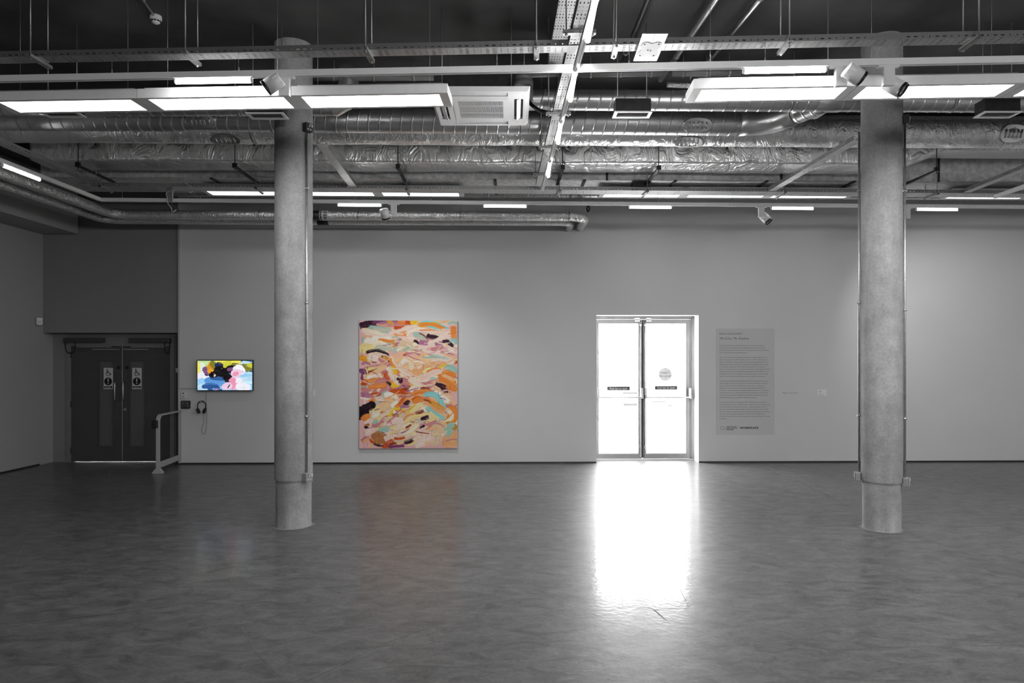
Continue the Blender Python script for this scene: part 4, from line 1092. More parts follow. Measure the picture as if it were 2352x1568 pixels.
# channel supports carrying both ducts
def duct_support(label,X,proto=None):
    c=(X,QF(X)-.05,4.085)
    if proto: return copy_thing(proto,c,.02,label)
    t=thing('duct_support',label,'duct support',c,.02,'channel supports under the ducts'); M=WM[t.name]
    mb=MB(M); mb.bb((-.021,-.03,-.02),(.021,.78,.0)); build('channel',mb,m_darkmetal,t)
    mb=MB(M); mb.bb((-.026,-.036,-.026),(.026,.0,.030)); build('end_cap',mb,m_black,t)
    for y in (-.012,):
        mb=MB(M); mb.cyl((0,y,-.05),(0,y,CEILR-c[2]),.006,8); build('rod',mb,m_darkmetal,t)
    return t
pr=duct_support('duct support above the left end of the far panel lights',xat(190,8.55))
for px,l in ((547,'duct support just left of the left column'),(916,'duct support above the painting'),(1292,'duct support next to the end of the centre track'),(1513,'duct support above the glass door, by the black box'),(2160,'duct support right of the right column')):
    duct_support(l,xat(px,8.6),pr)
# small duct beyond the far panel lights
t=thing('spiral_duct','slim spiral duct close to the back wall behind the far panel lights','duct',(1,10.4,4.23))
mb=MB(); spiral(mb,[(-5.2,10.36,4.235),(9.2,10.62,4.235)],.085,.12); build('duct_run',mb,m_spiral,t)
for X in (-3.2,.9,4.7,8): strap(t,X,10.455+.018*X,4.235,.085)
# black sensor box on the board duct
c=at(1480,418,9.35); mb=MB(); mb.bb((xat(1458,9.2),gY(2)+.08,3.985),(xat(1501,9.2),gY(2)+.2,4.113))
solo('speaker_box',mb,m_black,'small black box fixed under the board-clad duct above the glass door','box')

# ------------------------------------------------------------------ lagged pipes along the wall
PZ=3.825
def pipe(label,path,r,z):
    t=thing('lagged_pipe',label,'pipe',path[2])
    mb=MB(); q=arc(path,.28,10)
    fine=[]
    for i in range(len(q)-1):
        n=max(1,int((q[i+1]-q[i]).length/.12))
        for k in range(n): fine.append(q[i].lerp(q[i+1],k/n))
    fine.append(q[-1]); rs=[r+.003*noise.noise(Vector((i*.7,r*9,0))) for i in range(len(fine))]
    mb.tube(fine,rs,22); build('lagging',mb,m_foilpipe,t); return t
yA=lambda X:10.245+.0193*X
yB=lambda X:10.565+.0193*X
XA=1.115; XBp=.93
tA=pipe('near foil-lagged pipe along the back wall, turning into it left of the glass door',[(-5.90,4.6,PZ),(-5.90,yA(-5.9),PZ),(XA,yA(XA),PZ),(XA-.015,11.057+.0193*XA,PZ)],.07,PZ)
tB=pipe('far foil-lagged pipe tucked behind the near one along the back wall',[(-6.22,4.6,PZ-.02),(-6.22,yB(-6.2),PZ-.02),(XBp,yB(XBp),PZ-.02),(XBp-.01,11.057+.0193*XBp,PZ-.02)],.056,PZ)
for px in (600,824,1058,1308):
    X=xat(px,10.2); mb=MB(); mb.cyl((X,yA(X),PZ+.07),(X,yA(X),CEILR),.004,8); build('drop_rod',mb,m_rod,tA)
    mb=MB(); mb.lathe([(-.01,.071),(-.01,.075),(.01,.075),(.01,.071)],(X,yA(X),PZ),(1,0,0),22); build('pipe_clip',mb,m_chrome,tA)
for px in (398,1300): 
    X=xat(px,10.5); mb=MB(); mb.cyl((X,yB(X),PZ+.03),(X,yB(X),CEILR),.004,8); build('drop_rod',mb,m_rod,tB)
# marking tape round both pipes
X0,X1=xat(716,10.2),xat(736,10.2)
mb=MB(); mb.lathe([(0,.0712),(0,.0735),(X1-X0,.0735),(X1-X0,.0712)],(X0,yA(X0),PZ),(1,0.0193,0),28); tp=build('marking_tape',mb,m_black,tA)
mb=MB(); mb.lathe([(0,.0712),(0,.0735),(.125,.0735),(.125,.0712)],(X1,yA(X1),PZ),(1,.0193,0),28); tq=build('marking_tape',mb,m_signwhite,tA)
mb=MB()
vsR,fsR=text_mesh('R',width=.036,height=1,size=.052,bold=.003)
for k,a0 in enumerate((115,82,48,16)):
    r=.0745
    def q(u,v):
        a=math.radians(a0)-v/r; return (X1+.008+u,yA(X1)-r*math.sin(a)*1.0,PZ+ -r*math.cos(a)) 
    # a measured from straight down toward the camera
    mb.add([(X1+.008+u,yA(X1)+.0193*u-r*math.sin(math.radians(a0)+v/r),PZ-r*math.cos(math.radians(a0)+v/r)) for u,v in vsR],fsR,False)
    for j in range(2):
        b0=math.radians(a0)+.1+.33*j; 
        for i in range(3):
            a_,b_=b0+i*.05,b0+(i+1)*.05
            mb.quad(*[(X1+u,yA(X1)-r*math.sin(w_),PZ-r*math.cos(w_)) for u,w_ in ((.062,a_),(.115,a_),(.115,b_),(.062,b_))])
build('lettering',mb,m_ink,tq)
mb=MB(); mb.lathe([(0,.057),(0,.0595),(.17,.0595),(.17,.057)],(X0+.0,yB(X0),PZ-.02),(1,.0193,0),28); build('marking_tape',mb,m_black,tB)
# black strap hooked over the pipe end
mb=MB(); c=Vector((XA+.03,yA(XA)+.02,PZ+.07)); mb.tube(arc([c+Vector((0,0,.0)),c+Vector((-.02,0,.06)),c+Vector((.0,0,.10)),c+Vector((.03,0,.06)),c+Vector((.0,0,.0))],.02,4),.012,8)
solo('cable_loop',mb,m_rubber,'small black cable loop on the bend of the foil pipe by the glass door','cable')

# ------------------------------------------------------------------ air conditioning cassette
Xl,Xr=-.751,.163; Y0_,Y1_=6.06,7.0; zc=4.06
t=thing('air_conditioner','white four-way ceiling air conditioner cassette with a slatted grille','air conditioner',((Xl+Xr)/2,6.5,zc))
def P3(u,v): return Xl+(Xr-Xl)*u, Y0_+(Y1_-Y0_)*v
mb=MB()
# the face frame with four outlet slots: bevelled rim, then flat face cut into cells
us=[0,.07,.075,.165,.20,.79,.835,.925,.93,1]; 
def cell(u0,v0,u1,v1,z0=zc,z1=zc+.03):
    a=P3(u0,v0); b=P3(u1,v1); mb.bb((a[0],a[1],z0),(b[0],b[1],z1))
slots=[(.065,.22,.155,.80),(.845,.22,.935,.80),(.22,.065,.78,.155),(.22,.845,.78,.935)]
u=[.03,.065,.155,.22,.78,.845,.935,.97]
for i in range(7):
    for j in range(7):
        c0=(u[i]+u[i+1])/2; c1=(u[j]+u[j+1])/2
        if any(s[0]<c0<s[2] and s[1]<c1<s[3] for s in slots): continue
        if .22<c0<.78 and .22<c1<.78: continue
        cell(u[i],u[j],u[i+1],u[j+1])
o=[P3(*q) for q in ((0,0),(1,0),(1,1),(0,1))]; i_=[P3(*q) for q in ((.03,.03),(.97,.03),(.97,.97),(.03,.97))]
for k in range(4):
    a,b=o[k],o[(k+1)%4]; c_,d_=i_[(k+1)%4],i_[k]
    mb.quad((*a,zc+.035),(*b,zc+.035),(*c_,zc),(*d_,zc))
build('fascia',mb,m_white,t)
for k,s in enumerate(slots):
    a=P3(s[0],s[1]); b=P3(s[2],s[3]); mb=MB(); mx,my=(a[0]+b[0])/2,(a[1]+b[1])/2; dx,dy=(b[0]-a[0]),(b[1]-a[1])
    if dx<dy: mb.box((mx,my,zc+.004),(dx*.5,dy*.96,.007),Matrix.Rotation(math.radians(28 if k==0 else -28),3,'Y'))
    else: mb.box((mx,my,zc+.010),(dx*.97,dy*.40,.007),Matrix.Rotation(math.radians(-30 if k==2 else 10),3,'X'))
    build('louvre',mb,m_white,t)
a=P3(.22,.22); b=P3(.78,.78); 
mb=MB(); fr=.045
mb.bb((a[0],a[1],zc-.004),(a[0]+fr,b[1],zc+.02)); mb.bb((b[0]-fr,a[1],zc-.004),(b[0],b[1],zc+.02)); mb.bb((a[0]+fr,a[1],zc-.004),(b[0]-fr,a[1]+fr,zc+.02)); mb.bb((a[0]+fr,b[1]-fr,zc-.004),(b[0]-fr,b[1],zc+.02))
n=44
for k in range(n):
    X=a[0]+fr+(b[0]-a[0]-2*fr)*(k+.5)/n; mb.bb((X-.0022,a[1]+fr,zc-.003),(X+.0022,b[1]-fr,zc+.016))
for k in (1,2): 
    Y=a[1]+(b[1]-a[1])*k/3; mb.bb((a[0]+fr,Y-.003,zc-.0034),(b[0]-fr,Y+.003,zc+.005))
build('intake_grille',mb,m_white,t)
mb=MB(); mb.bb((Xl+.15,Y0_+.13,zc+.032),(Xr-.2,Y1_-.03,zc+.27)); build('body',mb,m_darkmetal,t)
mb=MB(); mb.bb((Xl+.045,Y0_+.045,zc+.030),(Xr-.045,Y1_-.045,zc+.033)); build('inner_tray',mb,m_black,t)
for X in (Xl+.12,Xr-.17):
    for Y in (Y0_+.10,Y1_-.02): mb=MB(); mb.cyl((X,Y,zc+.03),(X,Y,CEILR),.0045,8); build('hanger_rod',mb,m_rod,t)
# drain pipework beside it
t=thing('drain_pipe','grey plastic drain pipe bend right of the air conditioner','pipe',at(1204,190,6.75))
Yd=6.75
mb=MB(); mb.tube(arc([at(1276,166,Yd),at(1206,168,Yd),at(1204,202,Yd)],.06,6),.085*.5,16); build('bend',mb,m_pipegrey,t)
mb=MB(); mb.cyl(at(1202,174,Yd),at(1202,188,Yd),.09,24); mb.cyl(at(1202,188,Yd),at(1202,200,Yd),.098,24); build('trap',mb,m_pipegrey,t)
mb=MB(); mb.cyl(at(1217,198,Yd),at(1217,234,Yd),.032,16); build('tail',mb,m_pipegrey,t)
mb=MB(); p=at(1204,170,Yd); mb.cyl((p.x,p.y,p.z),(p.x,p.y,CEILR),.005,8); build('drop_rod',mb,m_rod,t)
mb=MB(); pts=[at(1211,228,6.7),at(1222,242,6.6),at(1238,254,6.45),at(1262,260,6.35),at(1290,262,6.3)]; mb.tube(arc(pts,.06,4),.018,10)
solo('hanging_hose',mb,m_rubber,'black flexible hose sagging from the air conditioner to the centre tray','hose')

# ceiling pipes
def cpipe(label,p0,p1,r,mat,clips=3):
    t=thing('ceiling_pipe',label,'pipe',p0); mb=MB(); mb.cyl(p0,p1,r,16); build('tube',mb,mat,t)
    p0,p1=Vector(p0),Vector(p1)
    for i in range(clips):
        p=p0.lerp(p1,(i+.5)/clips); mb=MB(); d=(p1-p0).normalized(); mb.lathe([(-.012,r+.001),(-.012,r+.005),(.012,r+.005),(.012,r+.001)],p,d,16); mb.cyl((p.x,p.y,p.z+r),(p.x,p.y,CEILR),.005,8); build('pipe_clip',mb,m_rod,t)
    return t
hz=lambda h:EYE+h
cpipe('dark ceiling pipe running away right of the centre track',(xat(1535,3.8*1.0)*1.0+.32,4.0,hz(3.08)),(1.13,7.4,hz(3.08)),.022,m_darkmetal)
cpipe('grey ceiling pipe running away above the mounting plate',(1.86,4.0,hz(3.08)),(1.63,7.5,hz(3.08)),.026,m_galv)
cpipe('bright steel ceiling pipe running away, rightmost of three',(2.25,4.0,hz(3.08)),(1.98,7.6,hz(3.08)),.026,m_branch)
cpipe('grey plastic pipe crossing just under the ceiling right of the centre tray',(xat(1322,7.05),7.05,hz(2.955)),(xat(1530,7.05),7.05,hz(2.965)),.030,m_pipegrey)
cpipe('capped grey plastic pipe above the right spotlight panel row',(xat(1543,7.05),7.05,hz(2.965)),(xat(1702,7.05),7.05,hz(2.975)),.032,m_pipegrey)
cpipe('grey plastic pipe crossing under the ceiling right of the left column',(xat(722,7.2),7.2,hz(2.98)),(xat(996,7.2),7.2,hz(2.985)),.032,m_pipegrey)
cpipe('short foil pipe stub above the near right panel lights',(xat(1532,7.3),7.3,hz(2.97)-.02),(xat(1640,7.3),7.3,hz(2.95)-.02),.028,m_foilpipe,1)
# projector mounting plate under the front tray
X0,X1=xat(1475,4.72),xat(1534,4.72); 
t=thing('mounting_plate','pair of flat steel mounting plates fixed under the front cable tray','plate',((X0+X1)/2,4.9,TRAYZ-.03))
zq=TRAYZ-.028
mid=(X0+X1)/2
for a,b in ((X0,mid-.001),(mid+.001,X1)):
    mb=MB(); mb.prism([(a,4.71),(b,4.71),(b+.012,5.14),(a+.012,5.14)],lambda x,y,h:(x,y,h),zq-.003,zq); build('plate',mb,m_galv,t)
mb=MB(); outl=[]
for i in range(40):
    a=2*PI*i/40; c,s=math.cos(a),math.sin(a); r=.06+.034*abs(math.sin(2*a))**1.6
    outl.append((mid+.006+r*c*.98,4.95+r*s*1.6))
mb.prism(outl,lambda x,y,h:(x,y,h),zq-.006,zq-.0032); build('mounting_bracket',mb,m_alu,t)
for dx,dy in ((-.05,.09),(.05,.09),(-.05,-.09),(.05,-.09),(-.01,0),(.012,0.01)):
    mb=MB(); mb.cyl((mid+.006+dx,4.95+dy,zq-.009),(mid+.006+dx,4.95+dy,zq-.006),.005,8); build('bolt',mb,m_darkmetal,t)
for dx in (-.06,.06):
    mb=MB(); mb.cyl((mid+dx,fy(mid)+FT,zq),(mid+dx,fy(mid)+FT,TRAYZ-.001),.006,8); build('fixing_bolt',mb,m_rod,t)
# linear air diffusers in plenum boxes
def diffuser(label,px0,px1,pyn,pyf,Y,group='slot air diffusers',proto=None,W=.35,Dp=.17,Hb=.12):
    X=xat(px0,Y); z=zat(pyn,Y)
    if proto: return copy_thing(proto,(X,Y,z),0,label)
    t=thing('air_diffuser',label,'air diffuser',(X,Y,z),0,group); M=WM[t.name]
    mb=MB(M); f=.022; 
    mb.bb((0,0,0),(W,f,.01)); mb.bb((0,Dp-f*1.6,0),(W,Dp,.01)); mb.bb((0,f,0),(f*1.4,Dp-f*1.6,.01)); mb.bb((W-f*1.4,f,0),(W,Dp-f*1.6,.01)); build('frame',mb,m_white,t)
    mb=MB(M); 
    for k in range(3): y=f+.02+k*.034; mb.box((W/2,y,.006),(W-f*2.8,.024,.003),Matrix.Rotation(math.radians(25),3,'X'))
    build('slot_blades',mb,m_alu,t)
    mb=MB(M); mb.bb((.012,.012,.011),(W-.012,Dp-.012,.011+Hb)); build('plenum_box',mb,m_darkmetal,t)
    for s in (.04,W-.04): mb=MB(M); mb.cyl((s,Dp/2,.011+Hb),(s,Dp/2,CEILR-z-.01),.004,8); build('rod',mb,m_rod,t)
    return t
dp=diffuser('slot air diffuser hanging right of the centre tray',1412,1497,257,271,6.3)
diffuser('slot air diffuser hanging near the right edge above the foil duct',2262,2352,257,272,6.3,proto=dp)
diffuser('slot air diffuser half hidden left of the left column',563,640,260,274,6.3,proto=dp)
diffuser('slot air diffuser at far left behind the near panel lights',86,170,256,268,6.3,proto=dp)
# smoke detectors
p=at(358,38,6.28)
t=thing('smoke_detector','white smoke detector under the ceiling at upper left','smoke detector',(p.x,p.y,CEILR))
mb=MB(); mb.lathe([(0,.05),(.02,.052),(.035,.05),(.04,.044),(.06,.034),(.07,.02),(.072,0)],(p.x,p.y,CEIL-.002),(0,0,-1),28); build('body',mb,m_whiteplastic,t)
mb=MB()
for k in range(10):
    a=2*PI*k/10; mb.box((p.x+.0405*math.cos(a),p.y+.0405*math.sin(a),CEIL-.052),(.008,.018,.011),Matrix.Rotation(a,3,'Z'))
build('vent_slots',mb,m_black,t)
cpipe('thin conduit leading to the smoke detector at upper left',(xat(338,5.5)-.15,5.2,CEIL-.014),(p.x,p.y-.03,CEIL-.014),.010,m_galv,2)
p=at(439,441,9.7)
t=thing('smoke_detector','small grey detector on a conduit above the left end of the far panels','smoke detector',(p.x,p.y,p.z))
mb=MB(); mb.lathe([(0,.0),(0,.038),(.02,.04),(.035,.036),(.05,.02),(.05,0)],(p.x,p.y-.02,p.z+.03),(0,-.45,-.9),24); build('body',mb,m_whiteplastic,t)
mb=MB(); mb.cyl((p.x,p.y,p.z+.02),(p.x,p.y,4.113),.009,10); build('conduit_drop',mb,m_galv,t)
mb=MB(); mb.cyl(at(420,431.5,9.45),(p.x-.01,p.y-.02,p.z+.01),.008,10); build('side_conduit',mb,m_rod,t)
# dark bracket with loose white cables on the far track
Xb=bx(391); Yb=by(Xb)-.03
t=thing('track_feed_box','dark upright feed box on the far track left of the far panel lights','feed box',(Xb,Yb,TZ))
mb=MB(); x0,x1=xat(384,Yb),xat(396,Yb); mb.bb((x0,Yb-.012,zat(463,Yb)),(x1,Yb,TRAYZ)); build('cover',mb,m_brown,t)
mb=MB(); mb.bb((x1-.004,Yb-.016,zat(456,Yb)),(x1+.010,Yb,zat(428,Yb))); build('side_bracket',mb,m_alu,t)
mb=MB(); pts=[at(px,py,Yb-.05) for px,py in ((419,432),(414,433.5),(406,434),(400,436.5),(390,438.5),(384,441),(381,445),(383,450),(384.5,458),(385,465),(387,470),(391,474),(394,479),(395,485),(398,486.5),(402,484),(405,481))]; mb.tube(arc(pts,.01,3),.005,8)
solo('hanging_cable',mb,m_whiteplastic,'loose white cable looping over the feed box on the far track','cable')
mb=MB(); pts=[at(px,py,by(-4)-.12) for px,py in ((422,412),(427,421),(436,427),(446,431),(456,434.5),(464,434),(474,431.5),(486,432),(500,434),(508,435),(514,431))]; mb.tube(arc(pts,.02,3),.005,8)
solo('hanging_cable',mb,m_whiteplastic,'loose grey cable drooping under the far tray to the panel light','cable')
# ================================================================== PAINTED PICTURES (colour laid per vertex, stroke by stroke)
PAL=dict(cr=(253,236,205),pk=(243,190,188),lp=(252,222,206),pe=(250,200,152),po=(246,178,120),oR=(247,144,58),do=(214,84,14),ye=(251,204,44),yo=(240,164,28),
 py=(250,228,152),pl=(58,20,44),mv=(186,118,150),vi=(132,66,116),mi=(168,206,190),aq=(148,216,212),ro=(214,138,140),ta=(190,122,66),wh=(255,246,230),gr=(204,204,182),
 dk=(30,8,26),br=(150,60,30),gd=(206,150,40),sa=(236,206,170),
 B1=(150,205,245),B2=(90,150,215),B3=(40,85,150),B4=(20,40,80),W=(240,240,250),P1=(236,150,180),P2=(240,205,230),G1=(215,235,215),G2=(205,205,60),G3=(125,125,35),Y1=(245,230,90),O1=(225,150,30),K=(8,4,10),M1=(125,80,125),T1=(40,90,110),GW=(190,215,150),LB=(190,225,245))
PAL={k:np.array(s2l(v)) for k,v in PAL.items()}
def spline(P,n):
    P=[np.array(p,float) for p in P]
    if len(P)==2: return [P[0]*(1-t)+P[1]*t for t in np.linspace(0,1,n)]
    Q=[2*P[0]-P[1]]+P+[2*P[-1]-P[-2]]; out=[]; segs=len(P)-1
    for t in np.linspace(0,segs-1e-6,n):
        i=int(t); u=t-i; p0,p1,p2,p3=Q[i:i+4]
        out.append(.5*((2*p1)+(-p0+p2)*u+(2*p0-5*p1+4*p2-p3)*u*u+(-p0+3*p1-3*p2+p3)*u**3))
    return out
def rng_lines(rs,n,k):  # smooth 1d noise
    x=rs.rand(k+2); t=np.linspace(0,k,n); i=t.astype(int); f=t-i; f=f*f*(3-2*f); return x[i]*(1-f)+x[np.minimum(i+1,k+1)]*f
class Canvas:
    def __init__(s,W,H,bg):
        s.W,s.H=W,H; s.a=np.empty((H,W,3)); s.a[:]=bg; s.k=0
        s.yy,s.xx=np.mgrid[0:H,0:W].astype(float)
    def stroke(s,col,w,pts,taper=.5,streak=.32,blend=None,ragged=.1):
        s.k+=1; rs=np.random.RandomState(s.k*13+5)
        n=max(10,int(sum(math.dist(pts[i],pts[i+1]) for i in range(len(pts)-1))/1.0)) if len(pts)>1 else 1
        n=min(n,170)
        C=np.array(spline(pts,n)); r=w/2
        if n<1.6*w: ragged=0; taper=.1
        x0,x1=int(max(0,C[:,0].min()-r-2)),int(min(s.W,C[:,0].max()+r+3)); y0,y1=int(max(0,C[:,1].min()-r-2)),int(min(s.H,C[:,1].max()+r+3))
        if x1<=x0 or y1<=y0: return
        X=s.xx[y0:y1,x0:x1]; Y=s.yy[y0:y1,x0:x1]
        dx=X[...,None]-C[:,0]; dy=Y[...,None]-C[:,1]; d2=dx*dx+dy*dy; j=d2.argmin(-1)
        T=np.gradient(C,axis=0); T/=np.linalg.norm(T,axis=1)[:,None]+1e-9
        tx,ty=T[j,0],T[j,1]; px=np.take_along_axis(dx,j[...,None],-1)[...,0]; py=np.take_along_axis(dy,j[...,None],-1)[...,0]
        off=-px*ty+py*tx; dist=np.sqrt(np.take_along_axis(d2,j[...,None],-1)[...,0]); t=j/max(1,n-1)
        width=r*(1-taper*np.clip((t-.65)/.35,0,1)**1.5)*(1-.25*np.clip((.12-t)/.12,0,1))
        edge=rng_lines(rs,200,30); width=width*(.86+.22*edge[(t*199).astype(int)])
        u=np.clip((off/(r+1e-9)+1)/2,0,1); br=rng_lines(rs,120,max(4,int(w/2.2)))[(u*119).astype(int)]
        along=rng_lines(rs,200,6)[(t*199).astype(int)]
        ui=(u*119).astype(int)
        e1=1-ragged*rng_lines(rs,120,max(5,int(w/1.6)))[ui]; e0=.6*ragged*rng_lines(rs,120,max(5,int(w/1.6)))[ui]*.5
        raw=np.clip((t-e0)/.05,0,1)*np.clip((e1-t)/.05+.5,0,1) if len(pts)>1 and ragged>0 else 1
        a=np.clip((width-dist)+.5,0,1)*np.where((br<.14)&(t>.5),.35,1)*raw
        c=PAL[col]; c2=PAL[blend] if blend else c*.72
        mixv=np.clip((br-.5)*2*streak+ (along-.5)*.25,-.6,.6)[...,None]
        cc=np.where(mixv>0,c*(1-mixv)+np.minimum(1,c*1.12+.05)*mixv,c*(1+mixv)+c2*(-mixv))
        A=a[...,None]; s.a[y0:y1,x0:x1]=s.a[y0:y1,x0:x1]*(1-A)+cc*A
def paint(cv,text,conv,ws,trails=True,rag=.1):
    for ln in text.strip().split('\n'):
        f=ln.split()
        if not f: continue
        blend=None; col=f[1]
        if '>' in col: col,blend=col.split('>')
        pts=[conv(f[0],*map(float,q.split(','))) for q in f[3:]]
        w=float(f[2])*ws; cv.stroke(col,w,pts,blend=blend,ragged=rag)
        # bristle trails of half-mixed colour dragged along the same stroke
        if w>5 and trails and len(pts)>2:
            rr=random.Random(sum(map(ord,f[3]))*31+int(w)); 
            for q in range(int(min(6,w/4))):
                o=rr.uniform(-.45,.45)*w; a=rr.uniform(0,.4); n=len(pts); dx,dy=pts[-1][0]-pts[0][0],pts[-1][1]-pts[0][1]; l=math.hypot(dx,dy)+1e-6
                i0=0 if a<.25 or n<3 else 1
                pp=[(x-dy/l*o+rr.uniform(-1,1),y+dx/l*o+rr.uniform(-1,1)) for x,y in pts[i0:]]
                x_,y_=pp[len(pp)//2]; other=cv.a[int(min(cv.H-1,max(0,y_+rr.uniform(-14,14)))),int(min(cv.W-1,max(0,x_+rr.uniform(-14,14))))]
                base=PAL[col]; k=rr.uniform(.25,.6); c=base*(1-k)+(other if rr.random()<.6 else np.minimum(1,base*1.25+.06))*k
                PAL['_']=c; cv.stroke('_',rr.uniform(1.2,max(1.6,w*.22)),pp,streak=.3,taper=.6)
def picture_mesh(name,cv,P,mat,parent):
    """grid of quads over the picture; P(u,v) -> world point with v downward"""
    H,W=cv.H,cv.W; inv=wm(parent).inverted()
    o=P(0,0); ex=P(1,0)-o; ey=P(0,1)-o; R=inv.to_3x3(); o=inv@o; ex=R@ex; ey=R@ey
    u=np.linspace(0,1,W); v=np.linspace(0,1,H); U,V=np.meshgrid(u,v)
    co=np.array(o)[None,None]+U[...,None]*np.array(ex)+V[...,None]*np.array(ey)
    idx=np.arange(H*W).reshape(H,W); q=np.stack([idx[:-1,:-1],idx[1:,:-1],idx[1:,1:],idx[:-1,1:]],-1).reshape(-1,4)
    me=bpy.data.meshes.new(name); me.vertices.add(H*W); me.vertices.foreach_set('co',co.reshape(-1).astype(np.float32))
    me.loops.add(q.size); me.loops.foreach_set('vertex_index',q.reshape(-1).astype(np.int32))
    me.polygons.add(len(q)); me.polygons.foreach_set('loop_start',(np.arange(len(q))*4).astype(np.int32)); me.polygons.foreach_set('loop_total',np.full(len(q),4,np.int32))
    at_=me.color_attributes.new('paint','FLOAT_COLOR','POINT'); rgba=np.ones((H*W,4),np.float32); rgba[:,:3]=np.clip(cv.a.reshape(-1,3),0,1); at_.data.foreach_set('color',rgba.reshape(-1))
    me.update(); me.validate(); me.materials.append(mat)
    o_=bpy.data.objects.new(name,me); COL.objects.link(o_); o_.parent=parent; WM[o_.name]=wm(parent); return o_

GW_,GH_=330,430
cv=Canvas(GW_,GH_,PAL['pk'])
def conv(h,x,y):
    px=x/9.8+820; py=y/9.8+(730 if h=='T' else 880); return ((px-826.5)/224*GW_,(py-736.3)/292*GH_)
wsc=GW_/224/9.8
